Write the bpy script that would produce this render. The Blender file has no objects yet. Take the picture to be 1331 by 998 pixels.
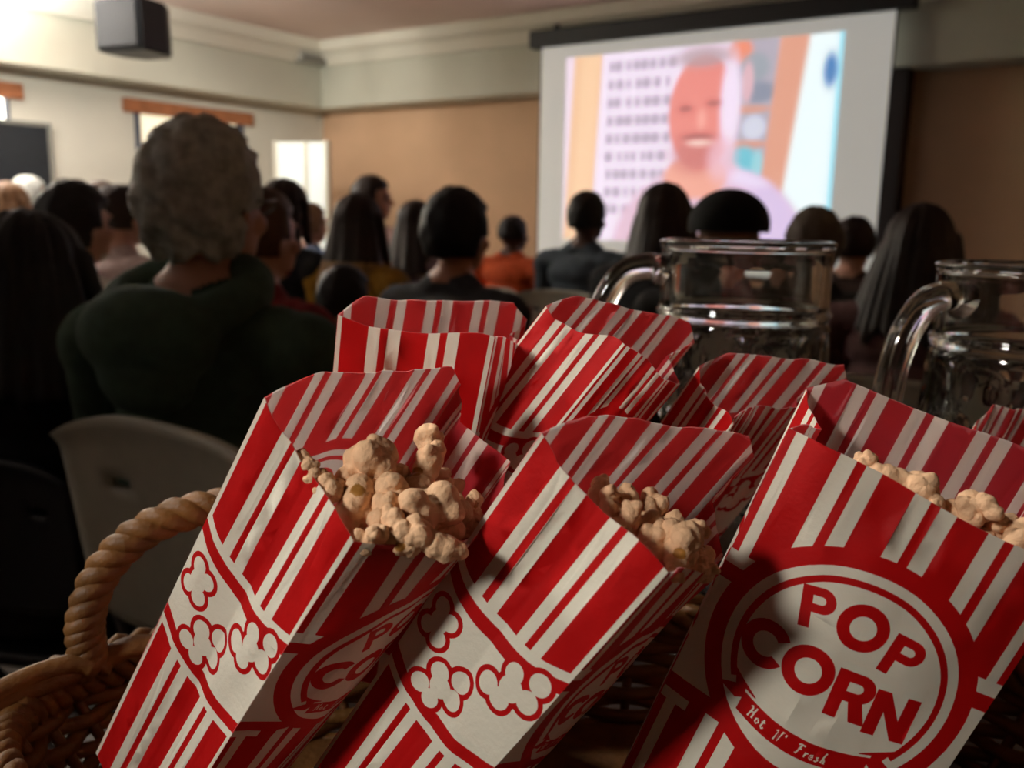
import bpy, bmesh, math, random
import numpy as np
from mathutils import Vector, Matrix, noise
from mathutils.geometry import delaunay_2d_cdt

scene = bpy.context.scene
COL = scene.collection
random.seed(7)
rng = np.random.default_rng(7)

# ------------------------------------------------------------------ camera, world, exposure
FPX, CXP, CYP = 1150.0, 665.5, 499.0
PITCH, ROLL = math.radians(10.8), math.radians(1.0)
CAMP = np.array([0.0, 0.0, 1.15])
FW = np.array([0, math.cos(PITCH), -math.sin(PITCH)])
_r = np.array([1.0, 0, 0]); _u = np.cross(_r, FW)
RT = math.cos(ROLL) * _r + math.sin(ROLL) * _u
UP = -math.sin(ROLL) * _r + math.cos(ROLL) * _u


def at(px, py, d):
    """world point seen at photo pixel (px,py) at camera depth d (metres)"""
    return CAMP + d * (FW + RT * (px - CXP) / FPX - UP * (py - CYP) / FPX)


cam = bpy.data.cameras.new('camera')
cam.sensor_width = 36.0
cam.lens = 36.0 * FPX / 1331.0
cam.clip_start = 0.01
cam.dof.use_dof = True
cam.dof.focus_distance = 0.305
cam.dof.aperture_fstop = cam.lens / 2.45
camo = bpy.data.objects.new('camera', cam)
COL.objects.link(camo)
camo.matrix_world = Matrix(((RT[0], UP[0], -FW[0], CAMP[0]), (RT[1], UP[1], -FW[1], CAMP[1]),
                            (RT[2], UP[2], -FW[2], CAMP[2]), (0, 0, 0, 1)))
scene.camera = camo

world = bpy.data.worlds.new('world')
scene.world = world
world.use_nodes = True
world.node_tree.nodes['Background'].inputs[0].default_value = (0.92, 1.0, 0.96, 1)
world.node_tree.nodes['Background'].inputs[1].default_value = 0.014
scene.view_settings.view_transform = 'Standard'
scene.view_settings.look = 'None'
scene.view_settings.gamma = 1.0
scene.view_settings.exposure = 0.0
scene.view_settings.use_curve_mapping = False
scene.cycles.max_bounces = 10
scene.cycles.transmission_bounces = 10

# ------------------------------------------------------------------ materials
MATS = {}


def lin(c):
    return tuple(((x / 12.92) if x <= 0.04045 else ((x + 0.055) / 1.055) ** 2.4) for x in c)


def srgb(r, g, b):
    return lin((r / 255.0, g / 255.0, b / 255.0))


def mat(name, col, rough=0.7, metal=0.0, var=0.12, scale=30.0, bump=0.0, bscale=200.0, emit=None, estr=0.0, spec=0.5, trans=0.0):
    if name in MATS:
        return MATS[name]
    m = bpy.data.materials.new(name)
    m.use_nodes = True
    nt = m.node_tree
    b = nt.nodes['Principled BSDF']
    b.inputs['Roughness'].default_value = rough
    b.inputs['Metallic'].default_value = metal
    b.inputs['Specular IOR Level'].default_value = spec
    tc = nt.nodes.new('ShaderNodeTexCoord')
    if var > 0:
        n = nt.nodes.new('ShaderNodeTexNoise')
        n.inputs['Scale'].default_value = scale
        n.inputs['Detail'].default_value = 4
        nt.links.new(tc.outputs['Object'], n.inputs['Vector'])
        cr = nt.nodes.new('ShaderNodeValToRGB')
        cr.color_ramp.elements[0].position = 0.3
        cr.color_ramp.elements[1].position = 0.7
        cr.color_ramp.elements[0].color = (*[max(0, x * (1 - var)) for x in col], 1)
        cr.color_ramp.elements[1].color = (*[min(1, x * (1 + var)) for x in col], 1)
        nt.links.new(n.outputs['Fac'], cr.inputs['Fac'])
        nt.links.new(cr.outputs['Color'], b.inputs['Base Color'])
    else:
        b.inputs['Base Color'].default_value = (*col, 1)
    if bump > 0:
        n2 = nt.nodes.new('ShaderNodeTexNoise')
        n2.inputs['Scale'].default_value = bscale
        n2.inputs['Detail'].default_value = 3
        nt.links.new(tc.outputs['Object'], n2.inputs['Vector'])
        bp = nt.nodes.new('ShaderNodeBump')
        bp.inputs['Strength'].default_value = bump
        bp.inputs['Distance'].default_value = 0.002
        nt.links.new(n2.outputs['Fac'], bp.inputs['Height'])
        nt.links.new(bp.outputs['Normal'], b.inputs['Normal'])
    if emit is not None:
        b.inputs['Emission Color'].default_value = (*emit, 1)
        b.inputs['Emission Strength'].default_value = estr
    MATS[name] = m
    return m


def glass_mat():
    m = bpy.data.materials.new('mug_glass')
    m.use_nodes = True
    nt = m.node_tree
    b = nt.nodes['Principled BSDF']
    b.inputs['Base Color'].default_value = (0.98, 1.0, 0.985, 1)
    b.inputs['Roughness'].default_value = 0.0
    b.inputs['IOR'].default_value = 1.5
    b.inputs['Transmission Weight'].default_value = 1.0
    return m


M_GLASS = glass_mat()
M_PAPER = mat('bag_paper_white', srgb(230, 224, 206), 0.75, var=0.04, scale=60, bump=0.15, bscale=500, spec=0.2)
M_INK = mat('bag_print_red', srgb(182, 8, 10), 0.55, var=0.08, scale=60, bump=0.1, bscale=500, spec=0.2)
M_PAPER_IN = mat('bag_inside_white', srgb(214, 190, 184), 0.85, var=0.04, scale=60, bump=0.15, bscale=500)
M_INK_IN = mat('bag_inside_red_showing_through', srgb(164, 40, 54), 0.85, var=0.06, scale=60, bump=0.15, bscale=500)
M_CORN = mat('popcorn_flesh', srgb(222, 178, 138), 0.8, var=0.16, scale=120, bump=0.3, bscale=700)
M_HULL = mat('popcorn_hull', srgb(170, 116, 52), 0.4, var=0.3, scale=150)
M_WICKER = mat('wicker', srgb(126, 84, 38), 0.55, var=0.3, scale=60, bump=0.4, bscale=300)
M_WICKER_D = mat('wicker_dark', srgb(120, 78, 38), 0.6, var=0.3, scale=60, bump=0.4, bscale=300)




def translucent(m, fac, tint):
    nt = m.node_tree
    b = nt.nodes['Principled BSDF']; out = nt.nodes['Material Output']
    tr = nt.nodes.new('ShaderNodeBsdfTranslucent'); tr.inputs['Color'].default_value = (*tint, 1)
    mx = nt.nodes.new('ShaderNodeMixShader'); mx.inputs[0].default_value = fac
    nt.links.new(b.outputs[0], mx.inputs[1]); nt.links.new(tr.outputs[0], mx.inputs[2]); nt.links.new(mx.outputs[0], out.inputs['Surface'])


translucent(M_PAPER, .32, (0.9, 0.85, 0.8)); translucent(M_INK, .28, (0.95, 0.10, 0.10))
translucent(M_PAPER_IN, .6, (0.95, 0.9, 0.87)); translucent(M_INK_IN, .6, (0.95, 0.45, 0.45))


# ------------------------------------------------------------------ object helpers
def new_mesh(name, verts, faces, mats=(), smooth=True, mi=None):
    me = bpy.data.meshes.new(name)
    me.from_pydata([tuple(map(float, v)) for v in verts], [], [tuple(map(int, f)) for f in faces])
    for m in mats:
        me.materials.append(m)
    if mi is not None:
        me.polygons.foreach_set('material_index', np.asarray(mi, dtype=np.int32))
    if smooth:
        me.polygons.foreach_set('use_smooth', np.ones(len(me.polygons), dtype=bool))
    me.update()
    return me


def link(name, me, parent=None):
    o = bpy.data.objects.new(name, me)
    COL.objects.link(o)
    if parent is not None:
        o.parent = parent
    return o


def bm_obj(name, bm, m, parent=None, smooth=False):
    me = bpy.data.meshes.new(name)
    bm.normal_update()
    bm.to_mesh(me)
    bm.free()
    for x in (m if isinstance(m, (list, tuple)) else [m]):
        me.materials.append(x)
    if smooth:
        me.polygons.foreach_set('use_smooth', np.ones(len(me.polygons), dtype=bool))
    return link(name, me, parent)


def tag(o, label, cat, group=None, kind=None):
    if label:
        o['label'] = label
    if cat:
        o['category'] = cat
    if group:
        o['group'] = group
    if kind:
        o['kind'] = kind
    return o


def thing(name, label, cat, loc=(0, 0, 0), rz=0.0, group=None):
    o = bpy.data.objects.new(name, None)
    o.empty_display_size = 0.05
    COL.objects.link(o)
    o.location = loc
    o.rotation_euler = (0, 0, rz)
    return tag(o, label, cat, group)


def struct(o):
    o['kind'] = 'structure'
    return o


def box_bm(bm, lo, hi, M=None, bev=0.0):
    r = bmesh.ops.create_cube(bm, size=1.0)
    vs = r['verts']
    c = [(a + b) / 2 for a, b in zip(lo, hi)]
    s = [b - a for a, b in zip(lo, hi)]
    for v in vs:
        v.co = Vector((c[0] + v.co.x * s[0], c[1] + v.co.y * s[1], c[2] + v.co.z * s[2]))
    if bev > 0:
        es = {e for v in vs for e in v.link_edges}
        rr = bmesh.ops.bevel(bm, geom=list(es), offset=bev, segments=3, affect='EDGES', profile=0.5)
        vs = list({v for f in rr['faces'] for v in f.verts} | {v for v in vs if v.is_valid})
    if M is not None:
        for v in vs:
            v.co = M @ v.co
    return vs


def tube_mesh(pts, rad, seg=10, closed=False, name='tube', m=None, cap=True, squash=None):
    pts = [Vector(p) for p in pts]
    n = len(pts)
    rads = rad if hasattr(rad, '__len__') else [rad] * n
    verts, faces = [], []
    prev = None
    for i, p in enumerate(pts):
        if closed:
            t = pts[(i + 1) % n] - pts[i - 1]
        else:
            t = pts[min(i + 1, n - 1)] - pts[max(i - 1, 0)]
        t.normalize()
        if prev is None:
            a = Vector((0, 0, 1)) if abs(t.z) < 0.9 else Vector((1, 0, 0))
            nrm = (a - t * a.dot(t)).normalized()
        else:
            nrm = (prev - t * prev.dot(t)).normalized()
        prev = nrm
        bn = t.cross(nrm)
        for k in range(seg):
            a = 2 * math.pi * k / seg
            verts.append(p + (nrm * math.cos(a) + bn * math.sin(a)) * rads[i])
    m_ = n if closed else n - 1
    for i in range(m_):
        j = (i + 1) % n
        for k in range(seg):
            faces.append((i * seg + k, i * seg + (k + 1) % seg, j * seg + (k + 1) % seg, j * seg + k))
    if cap and not closed:
        faces.append(tuple(range(seg))[::-1])
        faces.append(tuple((n - 1) * seg + k for k in range(seg)))
    return new_mesh(name, verts, faces, [m] if m else [])


def lathe(profile, seg=48):
    """profile list of (r,z); closed loops at r=0 ends"""
    verts, faces = [], []
    n = len(profile)
    for r, z in profile:
        for k in range(seg):
            a = 2 * math.pi * k / seg
            verts.append((r * math.cos(a), r * math.sin(a), z))
    for i in range(n - 1):
        for k in range(seg):
            faces.append((i * seg + k, i * seg + (k + 1) % seg, (i + 1) * seg + (k + 1) % seg, (i + 1) * seg + k))
    return verts, faces


def smoothpath(P, n):
    """Catmull-Rom through P with n samples"""
    P = [np.array(p, float) for p in P]
    P = [2 * P[0] - P[1]] + P + [2 * P[-1] - P[-2]]
    out = []
    segs = len(P) - 3
    for q in range(n):
        t = q / (n - 1) * segs
        i = min(int(t), segs - 1)
        f = t - i
        a, b, c, d = P[i:i + 4]
        out.append(0.5 * ((2 * b) + (c - a) * f + (2 * a - 5 * b + 4 * c - d) * f * f + (3 * b - a - 3 * c + d) * f ** 3))
    return out


def remeshed(name, prims, voxel, smooth_it=6):
    """union of ellipsoids / tapered capsules -> one continuous smooth mesh"""
    bm = bmesh.new()
    for p in prims:
        if p[0] == 'e':
            _, c, r = p[:3]
            R = p[3] if len(p) > 3 else Matrix.Identity(3)
            vs = bmesh.ops.create_icosphere(bm, subdivisions=3, radius=1.0)['verts']
            for v in vs:
                v.co = Vector(c) + R @ Vector((v.co.x * r[0], v.co.y * r[1], v.co.z * r[2]))
        else:
            _, a, b, ra, rb = p[:5]
            flat = p[5] if len(p) > 5 else None
            a, b = Vector(a), Vector(b)
            L = (b - a).length
            q = (b - a).to_track_quat('Z', 'Y').to_matrix()
            vs = bmesh.ops.create_icosphere(bm, subdivisions=3, radius=1.0)['verts']
            for v in vs:
                z = v.co.z
                if z >= 0:
                    w = Vector((v.co.x * rb, v.co.y * rb, L + z * rb))
                else:
                    w = Vector((v.co.x * ra, v.co.y * ra, z * ra))
                v.co = a + q @ w
    me = bpy.data.meshes.new(name)
    bm.to_mesh(me)
    bm.free()
    o = bpy.data.objects.new(name + '_tmp', me)
    COL.objects.link(o)
    md = o.modifiers.new('r', 'REMESH')
    md.mode = 'VOXEL'
    md.voxel_size = voxel
    if smooth_it:
        ms = o.modifiers.new('s', 'SMOOTH')
        ms.factor = 0.5
        ms.iterations = smooth_it
    dg = bpy.context.evaluated_depsgraph_get()
    out = bpy.data.meshes.new_from_object(o.evaluated_get(dg))
    bpy.data.objects.remove(o)
    bpy.data.meshes.remove(me)
    out.name = name
    out.polygons.foreach_set('use_smooth', np.ones(len(out.polygons), dtype=bool))
    return out


def vcoords(me):
    a = np.empty(len(me.vertices) * 3)
    me.vertices.foreach_get('co', a)
    return a.reshape(-1, 3)


def set_vcoords(me, a):
    me.vertices.foreach_set('co', np.asarray(a, float).ravel())
    me.update()


def face_centres(me):
    a = np.empty(len(me.polygons) * 3)
    me.polygons.foreach_get('center', a)
    return a.reshape(-1, 3)


#==STRUCTURE==
# ------------------------------------------------------------------ room (its own frame: X along the front wall, Y into the room)
E1 = np.array([0.829, -0.559, 0.0])     # along the front wall, to the right
E2 = np.array([-0.559, -0.829, 0.0])    # from the front wall back into the room
CORNER = np.array([-1.96, 8.85, 0.0]) - 0.42 * E2 - 0.30 * E1
ROOM = Matrix(((E1[0], E2[0], 0, CORNER[0]), (E1[1], E2[1], 0, CORNER[1]), (0, 0, 1, 0), (0, 0, 0, 1)))
# E1,E2 is left handed with Z up, so flip winding by recalculating normals
ROOM_YAW = math.atan2(-0.559, 0.829)
RX, RY, H = 9.0, 13.0, 2.72


def rbox(name, lo, hi, m, parent=None, bev=0.0):
    bm = bmesh.new()
    box_bm(bm, lo, hi, ROOM, bev)
    bmesh.ops.recalc_face_normals(bm, faces=bm.faces)
    return bm_obj(name, bm, m, parent)


M_WALL_L = mat('wall_cream', srgb(220, 218, 204), 0.85, var=0.03, scale=3)
M_TAN = mat('wall_tan', srgb(212, 174, 140), 0.85, var=0.05, scale=3)
M_CEIL = mat('ceiling_paint', srgb(236, 214, 204), 0.9, var=0.03, scale=2)
M_SOFF = mat('soffit_paint', srgb(202, 202, 186), 0.85, var=0.03, scale=3)
M_TRIM = mat('white_trim', srgb(240, 236, 220), 0.6, var=0.02)
M_CARPET = mat('carpet', srgb(62, 50, 44), 0.95, var=0.3, scale=25, bump=0.4, bscale=150)
M_WOODTRIM = mat('window_wood', srgb(176, 112, 74), 0.55, var=0.2, scale=12)
M_DARK = mat('black_plastic', srgb(26, 27, 30), 0.5, var=0.1)
M_DARKBROWN = mat('dark_brown_upright', srgb(44, 30, 26), 0.7, var=0.1)
M_DAY = mat('daylight_pane', (0.9, 0.9, 0.85), 0.3, var=0, emit=(1.0, 0.95, 0.84), estr=4.0)

M_DAYW = mat('curtained_pane', (0.9, 0.85, 0.7), 0.5, var=0, emit=(1.0, 0.86, 0.60), estr=0.9)
struct(rbox('floor', (-0.3, -0.3, -0.1), (RX, RY, 0.0), M_CARPET))
struct(rbox('ceiling', (-0.3, -0.3, H), (RX, RY, H + 0.1), M_CEIL))
struct(rbox('wall_front', (0, -0.25, 0.0), (RX, 0.0, H), M_TAN))
struct(rbox('wall_right', (RX, -0.25, 0.0), (RX + 0.2, RY, H), M_TAN))
struct(rbox('wall_back', (-0.25, RY, 0.0), (RX + 0.2, RY + 0.2, H), M_WALL_L))


# left wall with two window openings (wall plane X = 0)
def left_y(px):
    """distance along the left wall from the corner for a photo column"""
    k = (px - CXP) / FPX
    # CORNER + s*E2 : x = k*depth(approx y)
    return (CORNER[0] - k * CORNER[1]) / (-E2[0] + k * E2[1])


W2A, W2B = left_y(322), left_y(186)      # window behind the grey-haired man
W1A, W1B = left_y(30), left_y(30) + 1.1  # window at the left picture edge
ZW0, ZW1 = 1.10, 1.93
segs = [(-0.25, W2A), (W2B, W1A), (W1B, RY)]
bm = bmesh.new()
for a, b in segs:
    box_bm(bm, (-0.25, a, 0), (0, b, H), ROOM)
for a, b in ((W2A, W2B), (W1A, W1B)):
    box_bm(bm, (-0.25, a, 0), (0, b, ZW0), ROOM)
    box_bm(bm, (-0.25, a, ZW1), (0, b, H), ROOM)
bmesh.ops.recalc_face_normals(bm, faces=bm.faces)
struct(bm_obj('wall_left', bm, M_WALL_L))

for i, (a, b) in enumerate(((W2A, W2B), (W1A, W1B))):
    w = thing('window_%d' % (i + 1), None, None)
    struct(w)
    rbox('head_board', (-0.02, a - 0.1, ZW1), (0.035, b + 0.1, ZW1 + 0.11), M_WOODTRIM, w, 0.005)
    rbox('sill', (-0.2, a - 0.06, ZW0 - 0.04), (0.06, b + 0.06, ZW0), M_WOODTRIM, w, 0.005)
    jw = 0.015 if i else 0.05
    for y0, y1 in ((a, a + jw), (b - jw, b)):
        rbox('jamb', (-0.2, y0, ZW0), (0.01, y1, ZW1), mat('window_jamb_blue_grey', srgb(70, 76, 92), 0.5), w)
    rbox('mullion', (-0.06, (a + b) / 2 - 0.02, ZW0), (-0.02, (a + b) / 2 + 0.02, ZW1), M_TRIM, w)
    rbox('transom', (-0.055, a + .05, 1.62), (-0.025, b - .05, 1.655), M_TRIM, w)
    for y0, y1 in ((a + jw, (a + b) / 2 - 0.02), ((a + b) / 2 + 0.02, b - jw)):
        rbox('pane', (-0.05, y0, ZW0), (-0.04, y1, ZW1), M_DAY if i else M_DAYW, w)

# bulkhead (soffit) along left and front walls, cove cornice above it
struct(rbox('trim_1', (0.0, 0.0, 2.14), (0.30, RY, 2.52), M_SOFF))
struct(rbox('trim_2', (0.30, 0.0, 2.14), (RX, 0.30, 2.52), M_SOFF))
bm = bmesh.new()
prof = [(0.0, 2.52), (0.34, 2.52), (0.36, 2.55), (0.40, 2.60), (0.46, 2.64), (0.48, H), (0.0, H)]
for side in (0, 1):
    vs = []
    for (p, z) in prof:
        for s in (0.0, RY if side == 0 else RX):
            vs.append(bm.verts.new(ROOM @ Vector((p, max(s, 0), z) if side == 0 else (max(s, 0.0), p, z))))
    n = len(prof)
    for k in range(n):
        a, b = 2 * k, 2 * ((k + 1) % n)
        bm.faces.new((vs[a], vs[a + 1], vs[b + 1], vs[b]))
    bm.faces.new(vs[0::2]); bm.faces.new(vs[1::2])
bmesh.ops.recalc_face_normals(bm, faces=bm.faces)
struct(bm_obj('trim_3', bm, M_TRIM))
struct(rbox('baseboard_front', (0, 0, 0), (RX, 0.02, 0.12), M_TRIM))
struct(rbox('baseboard_left', (0, 0.02, 0), (0.02, RY, 0.12), M_TRIM))
struct(rbox('trim_4', (5.15, 0.0, 0), (5.6, 0.22, 2.14), M_DARKBROWN))  # dark brown upright to the right of the screen


def room_pt(x, y, z):
    return ROOM @ Vector((x, y, z))


def room_of(p):
    q = ROOM.inverted() @ Vector(p)
    return q


# ------------------------------------------------------------------ added ceiling fill panels, out of view
def fill_panel(x, y, power, col, label, sx=0.6, sy=0.6):
    t = thing('ceiling_fill_light', label, 'lamp', ROOM @ Vector((x, y, H)), ROOM_YAW)
    bm = bmesh.new()
    for a, b in (((-sx / 2 - .03, -sy / 2 - .03), (sx / 2 + .03, -sy / 2)), ((-sx / 2 - .03, sy / 2), (sx / 2 + .03, sy / 2 + .03)),
                 ((-sx / 2 - .03, -sy / 2), (-sx / 2, sy / 2)), ((sx / 2, -sy / 2), (sx / 2 + .03, sy / 2))):
        box_bm(bm, (a[0], a[1], -.05), (b[0], b[1], 0))
    bm_obj('frame', bm, M_TRIM, t)
    bm = bmesh.new()
    box_bm(bm, (-sx / 2, -sy / 2, -.03), (sx / 2, sy / 2, -.005))
    bm_obj('diffuser', bm, mat('diffuser_%d' % int(power * 100), (0.9, 0.9, 0.9), 0.5, var=0, emit=col, estr=power), t)
    return t


#==SCREEN==
# ------------------------------------------------------------------ projection screen
def build_screen():
    tl = at(705, 56, 7.0); tr = at(1165, 22, 5.55)
    ex = np.array([tr[0] - tl[0], tr[1] - tl[1], 0]); Wd = np.linalg.norm(ex); ex /= Wd
    ez = np.array([0, 0, 1.0])
    ny = np.cross(ez, ex)      # points away from the viewer
    zt = (tl[2] + tr[2]) / 2
    Hs = 1.70
    root = thing('projection_screen', 'white pull-down projection screen with black case showing a smiling man', 'screen',
                 (tl[0], tl[1], zt - Hs), math.atan2(ex[1], ex[0]))
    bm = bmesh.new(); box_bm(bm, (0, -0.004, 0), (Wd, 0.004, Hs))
    bm_obj('fabric', bm, mat('screen_white_spill_glow', srgb(228, 228, 220), 0.9, var=0.01, emit=(1.0, 1.0, 0.95), estr=.26), root)  # emission stands in for projector light reflected by the fabric
    bm = bmesh.new(); box_bm(bm, (-0.10, -0.05, Hs), (Wd + 0.12, 0.06, Hs + 0.13), None, 0.012)
    bm_obj('case', bm, M_DARK, root)
    bm = bmesh.new(); box_bm(bm, (-0.01, -0.015, -0.035), (Wd + 0.01, 0.015, 0.0), None, 0.005)
    bm_obj('weight_bar', bm, M_DARK, root)
    for x in (0.12, Wd - 0.12):
        bm = bmesh.new(); box_bm(bm, (x - .02, 0.0, Hs + 0.1), (x + .02, 0.03, H - (zt - Hs) - 0.0))
        bm_obj('hanger', bm, M_DARK, root)
    for x0, x1 in ((-0.012, 0.0), (Wd, Wd + 0.012)):
        bm = bmesh.new(); box_bm(bm, (x0, -0.005, 0), (x1, 0.005, Hs))
        bm_obj('border', bm, M_DARK, root)
    # the projected picture: a grid with colour per vertex
    pu0, pu1, pv0, pv1 = 0.088, 0.885, 0.055, 0.87
    nx, nz = 200, 120
    U, V = np.meshgrid(np.linspace(0, 1, nx), np.linspace(0, 1, nz))
    C = np.zeros((nz, nx, 3))

    def put(mask, col):
        c = np.array(lin(np.array(col) / 255.0))
        C[:] = C * (1 - mask[..., None]) + c * mask[..., None]

    def sst(d, w=0.02):
        t = np.clip(0.5 - d / (2 * w), 0, 1)
        return t * t * (3 - 2 * t)

    def ell(cx, cy, rx, ry, w=0.06):
        return sst(np.sqrt(((U - cx) / rx) ** 2 + ((V - cy) / ry) ** 2) - 1, w)

    def bar(x0, x1, w=0.008, sl=0.0):
        x = U + sl * V
        return sst(x0 - x, w) * sst(x - x1, w)

    put(np.ones_like(U), (236, 214, 232))
    put(bar(0.035, 0.155, sl=0.03), (236, 190, 150))
    put(bar(0.07, 0.14, sl=0.03), (244, 200, 160))
    put(bar(0.155, 0.47, sl=0.03), (240, 224, 244))
    # rows of dark lettering-like dashes on the wall behind
    rr = np.random.default_rng(3)
    for row in range(9):
        x = 0.19
        while x < 0.43:
            wd = rr.uniform(0.008, 0.02)
            put(0.62 * ell(x, 0.07 + row * 0.095, wd, 0.03, 0.5), (128, 110, 132))
            x += wd + rr.uniform(0.015, 0.03)
    put(bar(0.64, 0.80, sl=0.0), (176, 168, 182))
    put(ell(0.67, 0.05, 0.04, 0.06, 0.4), (240, 140, 110))
    for (cx, cy, rx, ry, c) in ((0.72, 0.13, .05, .07, (150, 160, 170)), (0.74, 0.25, .06, .05, (130, 140, 160)), (0.70, 0.33, .09, .02, (214, 150, 130)),
                                (0.73, 0.42, .04, .06, (210, 214, 232)), (0.70, .50, .09, .02, (214, 150, 130)),
                                (0.70, 0.585, .045, .075, (92, 196, 214)), (0.75, 0.6, .02, .07, (150, 210, 220)), (0.70, .2, .02, .1, (226, 180, 190))):
        put(0.9 * ell(cx, cy, rx, ry, 0.3), c)
    put(bar(0.80, 0.91, sl=0.05), (222, 156, 132))
    put(bar(0.895, 1.1, sl=0.075, w=0.012), (236, 250, 252))
    put(bar(0.985, 1.1, w=0.01), (150, 222, 240))
    put(ell(0.965, 0.17, 0.022, 0.08, 0.5), (70, 130, 190))
    put(ell(0.97, 0.95, 0.04, 0.1, 0.6), (110, 190, 226))
    # man: shirt, neck, head
    sh = np.maximum(ell(0.575, 1.06, 0.36, 0.46, 0.06), ell(0.56, 0.80, 0.2, 0.24, 0.1))
    put(sh, (222, 186, 206))
    put(ell(0.80, 0.98, 0.12, 0.36, 0.3) * sh, (214, 192, 228))
    put(ell(0.74, 0.66, 0.09, 0.05, 0.5) * sh, (232, 214, 244))
    put(ell(0.53, 0.66, 0.115, 0.11, 0.12), (238, 164, 146))
    put(ell(0.545, 0.335, 0.122, 0.285, 0.05), (232, 134, 126))
    put(ell(0.645, 0.3, 0.035, 0.24, 0.4), (240, 222, 244))
    put(ell(0.54, 0.06, 0.10, 0.05, 0.5) * .8, (176, 150, 158))
    put(ell(0.53, 0.54, 0.088, 0.1, 0.5) * .75, (198, 112, 112))
    put(ell(0.625, 0.57, 0.05, 0.11, 0.5) * .7, (236, 190, 206))
    put(ell(0.485, 0.31, 0.028, 0.02, 0.6) * .8, (170, 90, 92))
    put(ell(0.585, 0.29, 0.028, 0.02, 0.6) * .8, (176, 96, 96))
    put(ell(0.545, 0.37, 0.016, 0.05, 0.6) * .8, (248, 170, 158))
    put(ell(0.535, 0.455, 0.06, 0.018, 0.6) * .8, (170, 86, 88))
    put(ell(0.54, 0.485, 0.045, 0.016, 0.6) * .9, (248, 206, 196))
    P = np.stack([(pu0 + (pu1 - pu0) * U) * Wd, np.full_like(U, -0.0055), (1 - (pv0 + (pv1 - pv0) * V)) * Hs], -1).reshape(-1, 3)
    F = [(r * nx + c, (r + 1) * nx + c, (r + 1) * nx + c + 1, r * nx + c + 1) for r in range(nz - 1) for c in range(nx - 1)]
    m = bpy.data.materials.new('projected_picture'); m.use_nodes = True
    nt = m.node_tree
    b = nt.nodes['Principled BSDF']; b.inputs['Roughness'].default_value = 0.9
    b.inputs['Base Color'].default_value = (0.3, 0.3, 0.3, 1)
    an = nt.nodes.new('ShaderNodeAttribute'); an.attribute_name = 'picture'
    nt.links.new(an.outputs['Color'], b.inputs['Emission Color'])
    b.inputs['Emission Strength'].default_value = 1.0
    me = new_mesh('projected_picture', P, F, [m])
    ca = me.color_attributes.new('picture', 'FLOAT_COLOR', 'POINT')
    ca.data.foreach_set('color', np.concatenate([C.reshape(-1, 3), np.ones((nx * nz, 1))], 1).astype(np.float32).ravel())
    o = link('projected_picture', me, root)
    o['label'] = 'projected picture of a smiling bearded man in a pale shirt'
    return root


build_screen()
#==LAMPS==
fill_panel(0.95, 4.2, 8.0, (1.0, 0.95, 0.84), 'square ceiling light along the left wall, nearer the front')
fill_panel(0.95, 6.6, 8.0, (1.0, 0.95, 0.84), 'square ceiling light along the left wall, nearer the back')


def spotlight(label, p, target, power, cone, col=(1.0, 0.96, 0.88), blend=1.0, size=0.05):
    p = Vector(p); tg = Vector(target)
    t = thing('ceiling_spotlight', label, 'lamp', p)
    d = (tg - p).normalized()
    t.rotation_mode = 'QUATERNION'
    rod = link('stem', tube_mesh([(0, 0, .03), (0, 0, H - p.z)], .008, 8, False, 'stem', M_DARK), t)
    q = d.to_track_quat('-Z', 'Y')
    v, f = lathe([(.03, .10), (.055, .09), (.06, .02), (.06, -.05), (.056, -.05), (.055, .0), (.02, .02)], 24)
    hs = link('housing', new_mesh('housing', v, f, [M_DARK]), t)
    hs.rotation_mode = 'QUATERNION'; hs.rotation_quaternion = q
    L = bpy.data.lights.new('bulb', 'SPOT'); L.energy = power; L.color = col; L.spot_size = math.radians(cone); L.spot_blend = blend; L.shadow_soft_size = size
    lo = bpy.data.objects.new('bulb', L); COL.objects.link(lo); lo.parent = t
    lo.rotation_mode = 'QUATERNION'; lo.rotation_quaternion = q; lo.location = d * .06


spotlight('black ceiling spotlight turned to the window wall, nearer the front', room_pt(2.6, 4.6, 2.50), room_pt(0, 1.9, 2.0), 170, 80)  # added out of view to brighten the wall but not the audience
spotlight('black ceiling spotlight turned to the window wall, nearer the back', room_pt(2.6, 7.2, 2.50), room_pt(0, 3.6, 1.9), 90, 70)  # second spotlight added for the same wall
spotlight('black ceiling spotlight turned to the tan wall beside the screen', room_pt(2.2, 4.0, 2.50), room_pt(0.6, 0, 1.75), 150, 60)  # added out of view to lift the tan wall near the corner
spotlight('black ceiling spotlight turned down to the basket from the window side', (-1.45, 1.15, 2.35), (-0.02, 0.33, 1.12), 110, 16, size=0.12)  # added so that light passes through the back panels of the bags
spotlight('black ceiling spotlight turned down to the popcorn basket', (-1.62, -0.70, 2.10), (-0.09, 0.285, 1.10), 300, 12, size=0.22)


def fill_uplighter(label, x, y, power):  # unseen uplighter added to brighten the ceiling and give soft bounce
    t = thing('fill_floor_lamp', label, 'lamp', room_pt(x, y, 0))
    v, f = lathe([(.0, .03), (.13, .025), (.14, .0)], 28); link('base', new_mesh('base', v, f, [M_DARK]), t)
    link('pole', tube_mesh([(0, 0, .02), (0, 0, 1.76)], .012, 10, False, 'pole', M_DARK), t)
    v, f = lathe([(.02, 1.75), (.10, 1.78), (.16, 1.84), (.155, 1.845), (.095, 1.79), (.01, 1.765)], 28); link('bowl', new_mesh('bowl', v, f, [M_DARK]), t)
    L = bpy.data.lights.new('bulb', 'SPOT'); L.energy = power; L.color = (0.98, 1.0, .96); L.spot_size = math.radians(150); L.spot_blend = 1.0; L.shadow_soft_size = .05
    lo = bpy.data.objects.new('bulb', L); COL.objects.link(lo); lo.parent = t; lo.location = (0, 0, 1.82); lo.rotation_euler = (math.pi, 0, 0)


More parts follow.
